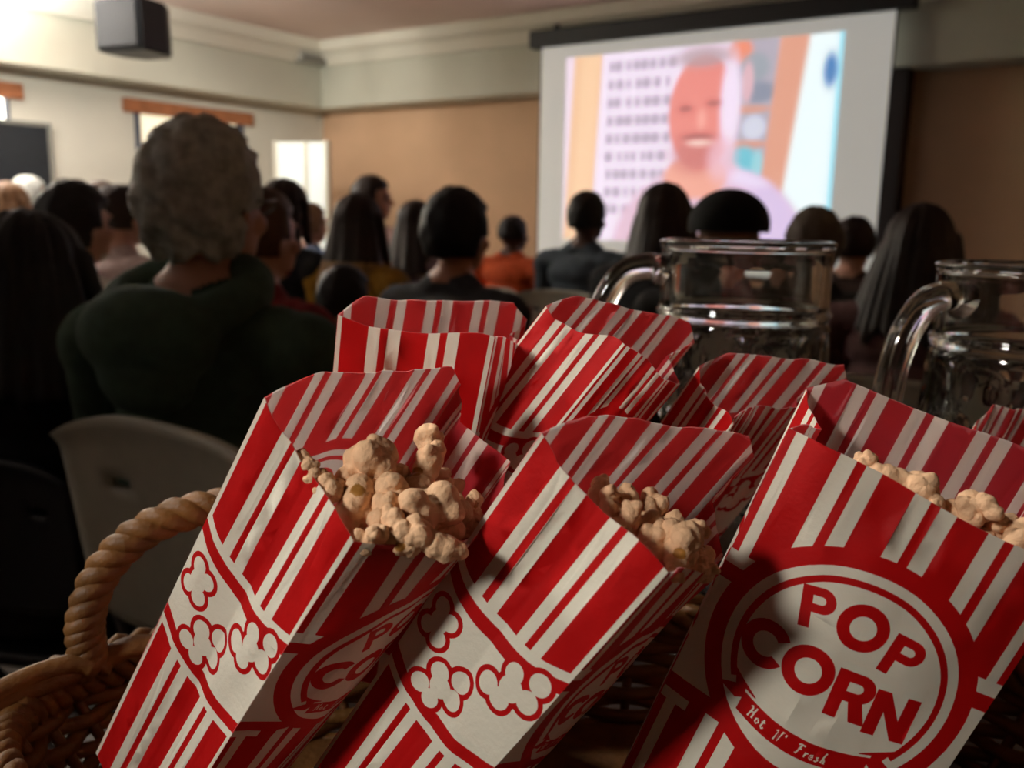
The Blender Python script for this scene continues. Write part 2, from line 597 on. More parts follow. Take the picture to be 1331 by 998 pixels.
fill_uplighter('black uplighter floor lamp by the left wall behind the audience', 0.9, 4.35, 1050)
fill_uplighter('black uplighter floor lamp at the back of the room', 3.6, 7.6, 50)
#==PEOPLE==
# ------------------------------------------------------------------ people, seated (local frame: facing +Y, origin on the floor under the hips)
def rotz3(a):
    return Matrix.Rotation(a, 3, 'Z')


def body_prims(turn=0.0, lean=0.0):
    S = []
    # pelvis, trunk
    S += [('e', (0, 0.0, .53), (.175, .13, .12)), ('e', (0, -.01, .66), (.15, .11, .16)), ('e', (0, -.005, .80), (.165, .115, .16)),
          ('e', (0, -.015, .93), (.18, .10, .10)), ('c', (-.15, -.02, .985), (.15, -.02, .985), .058, .058),
          ('c', (-.09, -.02, 1.0), (0, -.01, 1.06), .05, .058), ('c', (.09, -.02, 1.0), (0, -.01, 1.06), .05, .058)]
    # neck, head
    S += [('c', (0, -.012, 1.0), (0, .012, 1.12), .056, .050)]
    Rm = rotz3(turn)
    hc = Vector((0, .018, 1.185))

    def h(p):
        return hc + Rm @ (Vector(p))
    S += [('e', h((0, -.008, .012)), (.076, .096, .098), Rm), ('e', h((0, .030, -.050)), (.056, .064, .066), Rm), ('e', h((0, .055, -.088)), (.030, .030, .022), Rm),
          ('c', h((0, .088, .010)), h((0, .108, -.028)), .008, .0125), ('e', h((0, .080, .030)), (.050, .016, .010), Rm),
          ('e', h((0, .088, -.058)), (.022, .010, .006), Rm), ('e', h((0, .086, -.067)), (.019, .010, .006), Rm)]
    for s in (-1, 1):
        S += [('e', h((s * .079, -.008, -.012)), (.009, .019, .032), Rm @ Matrix.Rotation(s * .35, 3, 'Z')), ('e', h((s * .042, .068, -.028)), (.020, .018, .020), Rm)]
        # arm: shoulder, elbow, wrist, hand resting on the thigh
        sh, el, wr = (s * .195, -.015, .965), (s * .245, .02, .70), (s * .135, .25, .655)
        S += [('e', sh, (.066, .066, .07)), ('c', sh, el, .056, .043), ('c', el, wr, .043, .029)]
        pc = Vector((s * .110, .31, .645))
        S += [('e', pc, (.040, .050, .016)), ('c', Vector(wr), pc, .027, .024)]
        for q, (dx, ln) in enumerate(((-.030, .062), (-.010, .075), (.010, .070), (.029, .055))):
            a = pc + Vector((dx, .040, 0)); b = a + Vector((dx * .15, ln * .55, .004)); c = b + Vector((0, ln * .45, -.018))
            S += [('c', a, b, .0095, .0088), ('c', b, c, .0088, .0075)]
        a = pc + Vector((-s * .032, -.01, 0)); b = a + Vector((-s * .028, .030, 0)); c = b + Vector((-s * .006, .028, -.006))
        S += [('c', a, b, .012, .010), ('c', b, c, .010, .0085)]
        # leg
        hp, kn, an = (s * .095, .02, .52), (s * .125, .44, .53), (s * .125, .43, .10)
        S += [('c', hp, kn, .088, .062), ('c', kn, an, .060, .040), ('c', (s * .125, .40, .045), (s * .135, .59, .038), .042, .036), ('e', (s * .128, .48, .05), (.042, .09, .04))]
    return S


SKIN, SHIRT, PANTS, SHOE = 0, 1, 2, 3


def make_body(name, turn):
    me = remeshed(name, body_prims(turn), 0.0068, 4)
    co = vcoords(me)
    # cloth folds on the clothed parts
    d = np.array([noise.noise(Vector((p[0] * 9, p[1] * 9, p[2] * 16))) for p in co])
    nn = np.empty(len(co) * 3); me.vertices.foreach_get('normal', nn); nn = nn.reshape(-1, 3)
    w = np.clip((1.02 - co[:, 2]) / .04, 0, 1) * np.clip((co[:, 2] - .12) / .05, 0, 1)
    hand = (np.abs(co[:, 0]) < .19) & (co[:, 1] > .235) & (co[:, 2] > .60)
    w[hand] = 0
    set_vcoords(me, co + nn * (d * .008 + .004)[:, None] * w[:, None])
    fc = face_centres(me)
    mi = np.full(len(fc), SKIN)
    rn = np.hypot(fc[:, 0], fc[:, 1] - 0.0)
    cloth = (fc[:, 2] < 1.052) | ((fc[:, 2] < 1.10) & (rn > .072))
    mi[cloth] = SHIRT
    legs = (fc[:, 2] < .60) & ~((np.abs(fc[:, 0]) > .20) & (fc[:, 1] < .25) & (fc[:, 2] > .55)) | (fc[:, 1] > .30)
    mi[legs & cloth] = PANTS
    hnd = (fc[:, 1] > .25) & (fc[:, 2] > .615) & (fc[:, 2] < .72) & (np.abs(fc[:, 0]) < .19)
    mi[hnd] = SKIN
    mi[fc[:, 2] < .085] = SHOE
    me.polygons.foreach_set('material_index', mi.astype(np.int32))
    for k in range(4):
        me.materials.append(M_DARK)
    return me


BODY = {'ahead': make_body('person_body_ahead', 0.0), 'right': make_body('person_body_right', -1.0), 'slight': make_body('person_body_slight', -0.35)}
TURN = {'ahead': 0.0, 'right': -1.0, 'slight': -0.35}
HC = Vector((0, .018, 1.185))


def hair_short(name, thick=1.12, wavy=0.0, nape=-.62, bald=0.0, seed=1):
    nu, nv = 72, 44
    verts, faces = [], []
    for j in range(nv + 1):
        th = math.pi * j / nv
        for i in range(nu):
            ph = 2 * math.pi * i / nu
            d = Vector((math.sin(th) * math.cos(ph), math.sin(th) * math.sin(ph), math.cos(th)))
            # face and nape go under the skin
            face = min(1, max(0, (d.y - .28) / .25)) * min(1, max(0, (.52 - d.z) / .25))
            low = min(1, max(0, (nape + .1 - d.z) / .14))
            side = min(1, max(0, (d.y + .02) / .2)) * min(1, max(0, (-.12 - d.z) / .12))
            k = max(face, low, side)
            n = noise.noise(d * 3.2 + Vector((seed, 0, 0))) * .05 + noise.noise(Vector((d.x * 14, d.y * 14, d.z * 5)) + Vector((seed, 3, 0))) * .022
            n += wavy * (math.sin(11 * d.z + 7 * d.x + 5 * noise.noise(d * 3)) * .045 + noise.noise(Vector((d.x * 7, d.y * 7, d.z * 12))) * .05) * (1.15 - .5 * d.z)
            s = (thick + n) * (1 - k) + .80 * k
            r = Vector((.080, .100, .104))
            verts.append(Vector((d.x * r.x * s, -.010 + d.y * r.y * s, .012 + d.z * r.z * s)))
    for j in range(nv):
        for i in range(nu):
            faces.append((j * nu + i, (j + 1) * nu + i, (j + 1) * nu + (i + 1) % nu, j * nu + (i + 1) % nu))
    return new_mesh(name, verts, faces, [M_DARK])


def hair_long(name, length, width=1.0, seed=1):
    r = random.Random(seed)
    pr = [('e', (0, -.016, .022), (.090, .108, .108))]
    for k in range(13):
        a = math.radians(195 + 150 * k / 12)            # round the back, ear to ear
        top = Vector((math.cos(a) * .075, math.sin(a) * .085 - .01, .0))
        ln = length * r.uniform(.85, 1.05)
        bot = Vector((math.cos(a) * .10 * width, math.sin(a) * .105 - .03, -ln))
        pr.append(('c', top, bot, .030, .020))
    for s in (-1, 1):
        pr.append(('c', (s * .078, .02, .03), (s * .088 * width, .015, -length * .8), .022, .016))
    me = remeshed(name, pr, .0065, 3)
    co = vcoords(me)
    ang = np.arctan2(co[:, 0], co[:, 1])
    nn = np.empty(len(co) * 3); me.vertices.foreach_get('normal', nn); nn = nn.reshape(-1, 3)
    set_vcoords(me, co + nn * (np.sin(ang * 34 + co[:, 2] * 12) * .0016 + np.sin(ang * 13 + 2) * .002)[:, None])
    me.materials.append(M_DARK); me.materials.append(M_DARK)
    fc = face_centres(me)
    me.polygons.foreach_set('material_index', (fc[:, 2] < -length * .55).astype(np.int32))
    return me


def cap_mesh():
    verts, faces = [], []
    nu, nv = 48, 16
    for j in range(nv + 1):
        th = math.pi * .56 * j / nv
        for i in range(nu):
            ph = 2 * math.pi * i / nu
            verts.append((math.sin(th) * math.cos(ph) * .108, -.012 + math.sin(th) * math.sin(ph) * .125, .03 + math.cos(th) * .098))
    for j in range(nv):
        for i in range(nu):
            faces.append((j * nu + i, (j + 1) * nu + i, (j + 1) * nu + (i + 1) % nu, j * nu + (i + 1) % nu))
    return new_mesh('knit_cap', verts, faces, [M_DARK])


HAIR = {'short': hair_short('hair_short'), 'crop': hair_short('hair_crop', 1.05, 0, -.5, seed=4), 'thick': hair_short('hair_thick', 1.2, .3, -.72, seed=7),
        'wavy': hair_short('hair_wavy', 1.15, 1.0, -.86, seed=9), 'long': hair_long('hair_long', .26), 'bob': hair_long('hair_bob', .14, 1.1, 5), 'wide': hair_long('hair_wide', .24, 1.5, 8),
        'cap': cap_mesh()}
bm = bmesh.new(); bmesh.ops.create_uvsphere(bm, u_segments=12, v_segments=8, radius=.011)
EYE = bpy.data.meshes.new('eye'); bm.to_mesh(EYE); bm.free(); EYE.materials.append(mat('eye', srgb(70, 55, 48), .2, var=0))


def slot(o, i, m):
    o.material_slots[i].link = 'OBJECT'
    o.material_slots[i].material = m


# chair: white plastic folding chair
def ellipse_plate(bm, w0, w1, h, th, curve, hole=True):
    """rounded back panel with a grip slot, local X across, Z up, curved in Y"""
    nx, nz_ = 28, 18
    grid = {}
    for side, dy in ((0, 0.0), (1, th)):
        for j in range(nz_ + 1):
            v = j / nz_
            # rounded outline
            for i in range(nx + 1):
                u = -1 + 2 * i / nx
                hw = (w0 + (w1 - w0) * v) / 2
                x = u * hw
                z = h * v
                if v > .75:
                    k = (v - .75) / .25
                    z -= h * .12 * k * abs(u) ** 4
                if v < .25:
                    k = (.25 - v) / .25
                    z += h * .10 * k * abs(u) ** 4
                y = dy + curve * (u * u) + (.010 * max(0, (v - .9) / .1) * (1 if side == 0 else 1))
                grid[side, j, i] = bm.verts.new((x, y, z))
    def is_hole(j, i):
        u = -1 + 2 * (i + .5) / nx; v = (j + .5) / nz_
        return hole and .50 < abs(u) < .68 and .66 < v < .74
    for j in range(nz_):
        for i in range(nx):
            if is_hole(j, i):
                continue
            a = [(j, i), (j, i + 1), (j + 1, i + 1), (j + 1, i)]
            bm.faces.new([grid[(0,) + q] for q in a]); bm.faces.new([grid[(1,) + q] for q in a[::-1]])
            for (p, q), nb in (((a[0], a[1]), (j - 1, i)), ((a[1], a[2]), (j, i + 1)), ((a[2], a[3]), (j + 1, i)), ((a[3], a[0]), (j, i - 1))):
                out = not (0 <= nb[0] < nz_ and 0 <= nb[1] < nx) or is_hole(*nb)
                if out:
                    bm.faces.new([grid[(0,) + q], grid[(0,) + p], grid[(1,) + p], grid[(1,) + q]])


M_CHAIR = mat('chair_plastic', srgb(206, 204, 188), 0.45, var=0.04)
M_STEEL = mat('chair_steel', srgb(120, 122, 124), 0.35, metal=0.8, var=0.05)


def chair_meshes():
    out = []
    bm = bmesh.new(); ellipse_plate(bm, .44, .46, .32, .018, .035)
    me = bpy.data.meshes.new('backrest')
    bm.normal_update(); bmesh.ops.recalc_face_normals(bm, faces=bm.faces); bm.to_mesh(me); bm.free()
    me.materials.append(M_CHAIR)
    me.polygons.foreach_set('use_smooth', np.ones(len(me.polygons), dtype=bool))
    co = vcoords(me); co[:, 2] += .54; co[:, 1] = -co[:, 1] - .19 - (co[:, 2] - .54) * .12
    co[:, 1] += .035
    me.flip_normals(); set_vcoords(me, co); out.append(('backrest', me))
    bm = bmesh.new(); box_bm(bm, (-.22, -.17, .415), (.22, .23, .445), None, .012)
    me = bpy.data.meshes.new('seat'); bm.to_mesh(me); bm.free(); me.materials.append(M_CHAIR); out.append(('seat', me))
    for s in (-1, 1):
        out.append(('leg', tube_mesh(smoothpath([(s * .235, -.225, .80), (s * .235, -.14, .45), (s * .235, .05, .30), (s * .235, .24, .012)], 16), .011, 8, False, 'leg', M_STEEL)))
        out.append(('leg', tube_mesh(smoothpath([(s * .212, .20, .42), (s * .212, .05, .28), (s * .212, -.24, .012)], 12), .011, 8, False, 'leg', M_STEEL)))
    out.append(('crossbar', tube_mesh([(-.235, .16, .12), (.235, .16, .12)], .008, 8, False, 'crossbar', M_STEEL)))
    out.append(('crossbar', tube_mesh([(-.212, -.16, .10), (.212, -.16, .10)], .008, 8, False, 'crossbar', M_STEEL)))
    return out


CHAIR = chair_meshes()


def place_chair(x, y, yaw, label, scale=1.0, dark=False):
    t = thing('folding_chair', label, 'chair', (x, y, 0), yaw, 'folding chairs of the audience')
    t.scale = (scale,) * 3
    for nm, me in CHAIR:
        o = link(nm, me, t)
        if dark:
            slot(o, 0, mat('chair_black', srgb(26, 27, 30), .5, var=.05))
    return t


SKINM = {'fair': mat('skin_fair', srgb(206, 156, 134), .5, var=.08, scale=20), 'mid': mat('skin_mid', srgb(176, 120, 92), .5, var=.08, scale=20), 'deep': mat('skin_deep', srgb(86, 56, 44), .5, var=.08, scale=20)}
YAW = -math.radians(34)


def cloth(name, c):
    return mat('cloth_' + name, srgb(*c), .9, var=.18, scale=40, bump=.3, bscale=400)


def hairm(name, c):
    return mat('hair_' + name, srgb(*c), .55, var=.3, scale=60)


HB = hairm('black', (16, 14, 14)); HDB = hairm('dark_brown', (44, 29, 22)); HBR = hairm('brown', (92, 62, 44)); HLB = hairm('light_brown', (158, 122, 88)); HGR = hairm('grey', (190, 194, 188)); HGB = hairm('grey_brown', (92, 80, 68)); HTIP = hairm('blond_tips', (150, 108, 58))
PANT = cloth('dark_trousers', (34, 34, 40)); SHOEM = mat('shoe', srgb(24, 22, 22), .5)


def person(label, px, top_py, d, hair, hm, shirt, skin='fair', pose='ahead', yaw=YAW, chair=None, pants=None, hm2=None, wide=1.0):
    top = at(px, top_py, d)
    extra = {'wavy': .020, 'thick': .020, 'short': .012, 'crop': .004, 'long': .018, 'bob': .018, 'wide': .018, 'cap': .030}[hair]
    sc = top[2] / (1.185 + .012 + .098 + extra)
    # hips sit under the head; the head centre lies a little ahead of the hips
    hx, hy = -math.sin(yaw) * .018 * sc, math.cos(yaw) * .018 * sc
    loc = (top[0] - hx, top[1] - hy, 0)
    t = thing('person', label, 'person', loc, yaw)
    t.scale = (sc * wide, sc * wide, sc)
    b = link('body', BODY[pose], t)
    for i, m in enumerate((SKINM[skin], shirt, pants or PANT, SHOEM)):
        slot(b, i, m)
    h = link('cap' if hair == 'cap' else 'hair', HAIR[hair], t)
    h.location = HC; h.rotation_euler = (0, 0, TURN[pose])
    slot(h, 0, hm)
    if hair in ('long', 'bob', 'wide'):
        slot(h, 1, hm2 or hm)
    Rm = rotz3(TURN[pose])
    for s in (-1, 1):
        e = link('eye', EYE, t); e.location = HC + Rm @ Vector((s * .033, .078, .006))
    if chair is not None:
        place_chair(loc[0], loc[1], yaw, chair, sc, chair.startswith('black'))
    return t


# the grey-haired man in the green hooded top, nearest to the table
man = person('person with wavy grey hair and glasses in a dark green hooded top', 264, 152, 1.30, 'wavy', HGR, cloth('dark_green', (66, 88, 72)), pose='ahead', yaw=-math.radians(20), wide=.97)
hood = remeshed('hood', [('c', (math.cos(a) * .105, math.sin(a) * .085 - .035, 1.035 - .035 * math.sin(a) * -1), (math.cos(a + .33) * .105, math.sin(a + .33) * .085 - .035, 1.035 - .035 * math.sin(a + .33) * -1), .036, .036) for a in np.arange(0, 6.28, .33)] +
                [('e', (0, -.125, .985), (.125, .055, .075)), ('e', (0, -.13, .93), (.085, .045, .06))], .007, 5)
hood.materials.append(cloth('dark_green', (0, 0, 0)))
link('hood', hood, man).location = (0, -.004, .014)
# glasses with side arms
gl = bpy.data.objects.new('glasses', None); COL.objects.link(gl); gl.parent = man; gl.location = HC; gl.rotation_euler = (0, 0, 0)
M_FRAME = mat('glasses_frame', srgb(60, 50, 44), .3, var=0)
for s in (-1, 1):
    link('lens_rim', tube_mesh([(s * .034 + .024 * math.cos(a), .100, .006 + .018 * math.sin(a)) for a in np.linspace(0, 6.1, 20)], .0016, 6, True, 'lens_rim', M_FRAME), gl)
    link('side_arm', tube_mesh(smoothpath([(s * .058, .100, .010), (s * .084, .05, .008), (s * .090, -.01, .004), (s * .088, -.03, -.014)], 12), .0018, 6, False, 'side_arm', M_FRAME), gl)
link('bridge', tube_mesh([(-.010, .102, .008), (.010, .102, .008)], .0016, 6, False, 'bridge', M_FRAME), gl)

place_chair(-.285, 1.235, -math.radians(37), 'pale plastic folding chair behind the wicker basket, under the green hooded top', 1.03)

CH = 'pale plastic folding chair under the '
person('person with black hair and black clothes at the left picture edge', 36, 272, 1.55, 'wide', HB, cloth('black', (12, 12, 14)), 'mid', yaw=-math.radians(8), wide=1.15, chair='black plastic folding chair under the person in black at the left edge')
person('person with black hair in a pale grey shirt, left of the grey-haired one', 98, 236, 2.45, 'thick', HB, cloth('pale_grey', (236, 230, 216)), 'fair', chair=CH + 'person in the pale grey shirt')
person('person in a dark red top half hidden behind the grey-haired one', 338, 244, 2.05, 'short', HBR, cloth('dark_red', (128, 30, 30)), 'fair', chair=CH + 'person in the dark red top')
person('person with long brown hair in a black jacket, right of the glasses wearer', 372, 232, 3.4, 'bob', HDB, cloth('black_jacket', (20, 21, 26)), 'fair', chair=CH + 'person in the black jacket')
person('person with light brown hair in a blue-grey shirt before the white panel', 404, 264, 4.7, 'short', HLB, cloth('blue_grey', (104, 120, 150)), 'fair', chair=CH + 'person in the blue-grey shirt')
person('person with dark hair in profile, looking right before the tan wall', 484, 228, 4.9, 'short', HDB, cloth('pinkish', (150, 116, 108)), 'fair', pose='right', chair=CH + 'person seen in profile')
person('person with long dark hair and blond ends in a mustard sweater', 468, 251, 3.2, 'wide', HDB, cloth('mustard', (168, 122, 30)), 'fair', chair=CH + 'person in the mustard sweater', hm2=HTIP)
person('person with long dark brown hair behind the large black-haired head', 543, 260, 4.1, 'wide', HDB, cloth('mauve', (104, 78, 80)), 'fair', chair=CH + 'long-haired person in mauve')
person('person with thick short black hair and grey jacket in the middle', 596, 245, 2.35, 'thick', HB, cloth('charcoal', (62, 64, 68)), 'mid', chair=CH + 'person in the grey jacket')
person('small person with round black hair and a lime green top', 449, 345, 2.6, 'thick', HB, cloth('lime', (190, 216, 90)), 'mid', chair=CH + 'small person in lime green')
person('person with a cropped black head and an orange shirt left of the screen', 668, 281, 5.0, 'crop', HB, cloth('orange', (206, 84, 34)), 'deep', chair=CH + 'person in the orange shirt', wide=1.1)
person('person with short black hair in a grey-blue shirt before the screen', 765, 249, 4.0, 'short', HB, cloth('slate', (72, 82, 92)), 'deep', chair=CH + 'person in the grey-blue shirt')
person('person with dark bobbed hair, left of the black cap', 868, 237, 2.9, 'bob', HDB, cloth('black2', (26, 25, 28)), 'fair', chair=CH + 'person with the dark bob')
person('person wearing a broad black knit cap before the screen', 953, 239, 2.25, 'cap', cloth('cap_black', (10, 10, 11)), cloth('black3', (22, 22, 24)), 'mid', chair=CH + 'person with the knit cap')
person('person with short grey-brown hair, right of the left mug', 1063, 270, 2.7, 'thick', HGB, cloth('dark_olive', (48, 46, 40)), 'fair', chair=CH + 'grey-brown-haired person')
person('person with short dark hair behind the grey-brown-haired one', 1113, 282, 3.4, 'short', HDB, cloth('brown', (70, 50, 44)), 'fair', chair=CH + 'dark-haired person behind')
person('person with long dark hair in a dusky pink scarf before the brown wall', 1202, 264, 2.2, 'wide', HDB, cloth('dusky', (112, 78, 76)), 'fair', chair=CH + 'person in the dusky pink top', hm2=HDB)
person('person with pale hair at the far left before the dark board', 12, 236, 4.6, 'bob', HLB, cloth('cream', (196, 180, 150)), 'fair', chair=CH + 'pale-haired person at far left')
person('person with grey hair at the far left, second from the edge', 38, 229, 5.5, 'short', HGR, cloth('stone', (150, 150, 140)), 'fair', chair=CH + 'far grey-haired person')
person('person with brown hair and beige top beyond the pale grey shirt', 132, 236, 4.2, 'short', HBR, cloth('beige', (186, 150, 120)), 'fair', pose='right', chair=CH + 'person in beige')
person('person with dark brown hair and a pink top beside the grey-haired head', 158, 241, 3.3, 'short', HDB, cloth('pink', (196, 172, 168)), 'fair', chair=CH + 'person in pink')

# ------------------------------------------------------------------ wall and ceiling fittings
def build_speaker():
    c = at(180, 38, 5.0)
    t = thing('loudspeaker', 'black box loudspeaker hanging from the ceiling at upper left', 'loudspeaker', (c[0], c[1], c[2]), math.radians(-20))
    bm = bmesh.new()
    # tapered cabinet with chamfered rear
    w, dp, h = .165, .16, .14
    ring = [(-w, -dp), (w, -dp), (w, dp * .3), (w * .55, dp), (-w * .55, dp), (-w, dp * .3)]
    lo = [bm.verts.new((x, y, -h)) for x, y in ring]; hi = [bm.verts.new((x * .94, y, h)) for x, y in ring]
    bm.faces.new(lo[::-1]); bm.faces.new(hi)
    for k in range(6):
        bm.faces.new((lo[k], lo[(k + 1) % 6], hi[(k + 1) % 6], hi[k]))
    bmesh.ops.bevel(bm, geom=bm.edges[:], offset=.012, segments=2, affect='EDGES')
    bm_obj('cabinet', bm, M_DARK, t)
    bm = bmesh.new(); box_bm(bm, (-w * .88, -dp - .012, -h * .88), (w * .86, -dp + .002, h * .86), None, .01)
    bm_obj('grille', bm, mat('grille', srgb(34, 36, 40), .6, var=.3, scale=200, bump=.6, bscale=600), t)
    link('bracket', tube_mesh([(0, 0.02, h - .01), (0, .02, H - c[2])], .016, 8, False, 'bracket', M_DARK), t)
    bm = bmesh.new(); box_bm(bm, (-.06, -.04, H - c[2] - .012), (.06, .08, H - c[2]), None, .003)
    bm_obj('ceiling_plate', bm, M_DARK, t)


build_speaker()


def wallthing(px, py, off):
    """room coordinates of the point on the left wall (distance off in front of it) seen at a pixel"""
    inv_ = ROOM.inverted()
    o = inv_ @ Vector(CAMP); q = inv_ @ Vector(at(px, py, 1.0))
    dr = q - o
    k = (off - o.x) / dr.x
    return o + dr * k


# dark board beside the left window
a = wallthing(62, 165, .05); b = wallthing(-60, 260, .05)
t = thing('notice_board', 'dark blank board standing against the cream wall at far left', 'board', ROOM @ Vector((.03, (a.y + b.y) / 2, 0)), ROOM_YAW)
wb = abs(b.y - a.y); zb0 = .55
bm = bmesh.new(); box_bm(bm, (-.012, -wb / 2, zb0), (.012, wb / 2, a.z), None, .004); bm_obj('panel', bm, mat('board_dark', srgb(30, 34, 38), .5), t)
for y0, y1, z0, z1 in ((-wb / 2 - .03, -wb / 2, 0, a.z + .03), (wb / 2, wb / 2 + .03, 0, a.z + .03), (-wb / 2, wb / 2, a.z, a.z + .03), (-wb / 2, wb / 2, zb0 - .03, zb0)):
    bm = bmesh.new(); box_bm(bm, (-.02, y0, z0), (.02, y1, z1), None, .003); bm_obj('frame_bar', bm, mat('board_frame', srgb(126, 126, 118), .5), t)

# bright white panel standing in the corner
c0 = at(356, 184, 7.6); c1 = at(428, 196, 7.6)
t = thing('display_panel', 'bright white translucent panel on feet in the far left corner', 'panel', ((c0[0] + c1[0]) / 2, (c0[1] + c1[1]) / 2, 0), -.25)
wp = (c1[0] - c0[0]) / 2
bm = bmesh.new(); box_bm(bm, (-wp, -.02, .75), (wp, .02, c0[2]), None, .015)
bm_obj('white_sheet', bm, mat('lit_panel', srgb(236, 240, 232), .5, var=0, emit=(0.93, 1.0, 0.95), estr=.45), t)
for x in (-wp, wp, wp * .2):
    bm = bmesh.new(); box_bm(bm, (x - .018, -.03, 0), (x + .018, .03, c0[2] + .01), None, .005); bm_obj('post', bm, M_TRIM, t)
for x in (-wp, wp):
    bm = bmesh.new(); box_bm(bm, (x - .03, -.25, 0), (x + .03, .25, .04), None, .008); bm_obj('foot', bm, M_TRIM, t)

# small white wall unit under the cornice near the corner
q = wallthing(402, 74, .32)
t = thing('wall_unit', 'small pale grey unit fixed to the bulkhead near the corner', 'fitting', ROOM @ Vector((.30, q.y, q.z)), ROOM_YAW)
bm = bmesh.new(); box_bm(bm, (0, -.2, -.07), (.12, .2, .07), None, .02); bm_obj('housing', bm, mat('unit_grey', srgb(170, 168, 158), .5), t)
bm = bmesh.new(); box_bm(bm, (.11, -.16, -.05), (.13, .16, -.015), None, .004); bm_obj('vent_slot', bm, mat('unit_dark', srgb(96, 94, 90), .5), t)
#==FOREGROUND==
# ------------------------------------------------------------------ table
TZ = 0.87
TAX, TAY = np.array([0.559, 0.829, 0]), np.array([0.829, -0.559, 0])
M_TABLE = mat('dark_wood', srgb(66, 44, 32), 0.45, var=0.3, scale=8)


def build_table():
    s0, s1, w0, w1 = -0.75, 0.80, -0.435, 0.60
    c = TAX * (s0 + s1) / 2 + TAY * (w0 + w1) / 2
    t = thing('table', 'dark wooden table under the wicker basket and glass mugs', 'table', (c[0], c[1], 0), math.atan2(TAX[1], TAX[0]))
    hs, hw = (s1 - s0) / 2, (w1 - w0) / 2
    n = 6
    for k in range(n):
        y0 = -hw + 2 * hw * k / n
        bm = bmesh.new(); box_bm(bm, (-hs, y0 + .001, TZ - .03), (hs, y0 + 2 * hw / n - .001, TZ), None, .002)
        bm_obj('plank', bm, M_TABLE, t)
    for sx in (-1, 1):
        for sy in (-1, 1):
            bm = bmesh.new(); box_bm(bm, (sx * (hs - .08) - .03, sy * (hw - .08) - .03, 0), (sx * (hs - .08) + .03, sy * (hw - .08) + .03, TZ - .03), None, .004)
            bm_obj('leg', bm, M_TABLE, t)
    for sy in (-1, 1):
        bm = bmesh.new(); box_bm(bm, (-hs + .06, sy * (hw - .08) - .012, TZ - .11), (hs - .06, sy * (hw - .08) + .012, TZ - .03))
        bm_obj('apron', bm, M_TABLE, t)


build_table()

# ------------------------------------------------------------------ printed sheet of a popcorn bag (flat, millimetres)
BW, BG, BL_ = 89.0, 57.0, 185.0
X1, X2, X3, X4 = BG, BG + BW, 2 * BG + BW, 2 * BG + 2 * BW
LIP = 7.5


def circ(cx, cy, r, n=40, a0=0.0, a1=2 * math.pi):
    m = n if abs(a1 - a0 - 2 * math.pi) < 1e-6 else n + 1
    return [(cx + r * math.cos(a0 + (a1 - a0) * k / n), cy + r * math.sin(a0 + (a1 - a0) * k / n)) for k in range(m)]


def rect(x0, y0, x1, y1):
    return [(x0, y0), (x1, y0), (x1, y1), (x0, y1)]


def strip(pts, w):
    """polyline thickened to a polygon"""
    P = [np.array(p, float) for p in pts]
    L, R = [], []
    for i, p in enumerate(P):
        t = P[min(i + 1, len(P) - 1)] - P[max(i - 1, 0)]
        t /= max(np.linalg.norm(t), 1e-9)
        n = np.array([-t[1], t[0]]) * w / 2
        L.append(tuple(p + n)); R.append(tuple(p - n))
    return L + R[::-1]


def xf(poly, cx, cy, rot=0.0, s=1.0):
    c, sn = math.cos(rot), math.sin(rot)
    return [(cx + s * (x * c - y * sn), cy + s * (x * sn + y * c)) for x, y in poly]


# letters: unit box about -0.5..0.5 in both axes, y down; lists of (colour, polygon), painted in order
def letter(ch):
    if ch == 'O':
        return [(1, circ(0, 0, .54, 36)), (0, circ(0, 0, .275, 28))]
    if ch == 'C':
        return [(1, circ(0, 0, .54, 36)), (0, circ(0, 0, .275, 28)), (0, [(0.02, -.02), (.75, -.42), (.75, .50), (0.10, .14)])]
    if ch in 'PR':
        out = [(1, circ(.12, -.2, .31, 28)), (1, rect(-.36, -.51, .12, .11)), (1, rect(-.36, -.51, -.1, .51)),
               (0, circ(.10, -.2, .10, 18)), (0, rect(-.1, -.3, .10, -.1))]
        if ch == 'R':
            out.append((1, [(-.02, .02), (.26, .02), (.47, .51), (.16, .51)]))
        return out
    if ch == 'N':
        return [(1, rect(-.43, -.51, -.16, .51)), (1, rect(.17, -.51, .44, .51)), (1, [(-.43, -.51), (-.16, -.51), (.44, .51), (.17, .51)])]
    return []


SCRIPT = {
    'H': [[(0, .1), (.12, 0), (.2, .15), (.1, .6), (0, 1)], [(.55, 0), (.45, .4), (.38, 1), (.5, .95)], [(.05, .5), (.5, .45)]],
    'o': [[(.25, .55), (.08, .6), (.05, .85), (.2, 1), (.38, .8), (.25, .55)]],
    't': [[(.25, .2), (.12, .85), (.25, 1), (.4, .85)], [(.05, .45), (.4, .42)]],
    'N': [[(0, 1), (.15, .05), (.35, .95), (.55, 0), (.7, .05)], [(-.05, .15), (.15, .05)]],
    "'": [[(.1, 0), (.06, .25)]],
    'F': [[(.3, .1), (.18, .6), (.05, 1), (-.05, .9)], [(0, .15), (.2, .05), (.6, .08)], [(.1, .5), (.42, .45)]],
    'r': [[(.05, .6), (.15, .55), (.1, 1)], [(.13, .7), (.3, .55), (.36, .62)]],
    'e': [[(.05, .8), (.32, .72), (.25, .55), (.08, .62), (.05, .88), (.18, 1), (.36, .88)]],
    's': [[(.3, .58), (.12, .62), (.28, .85), (.15, 1), (0, .95)]],
    'h': [[(.25, 0), (.12, .5), (.05, 1)], [(.08, .8), (.25, .58), (.3, .7), (.26, 1), (.4, .92)]],
}


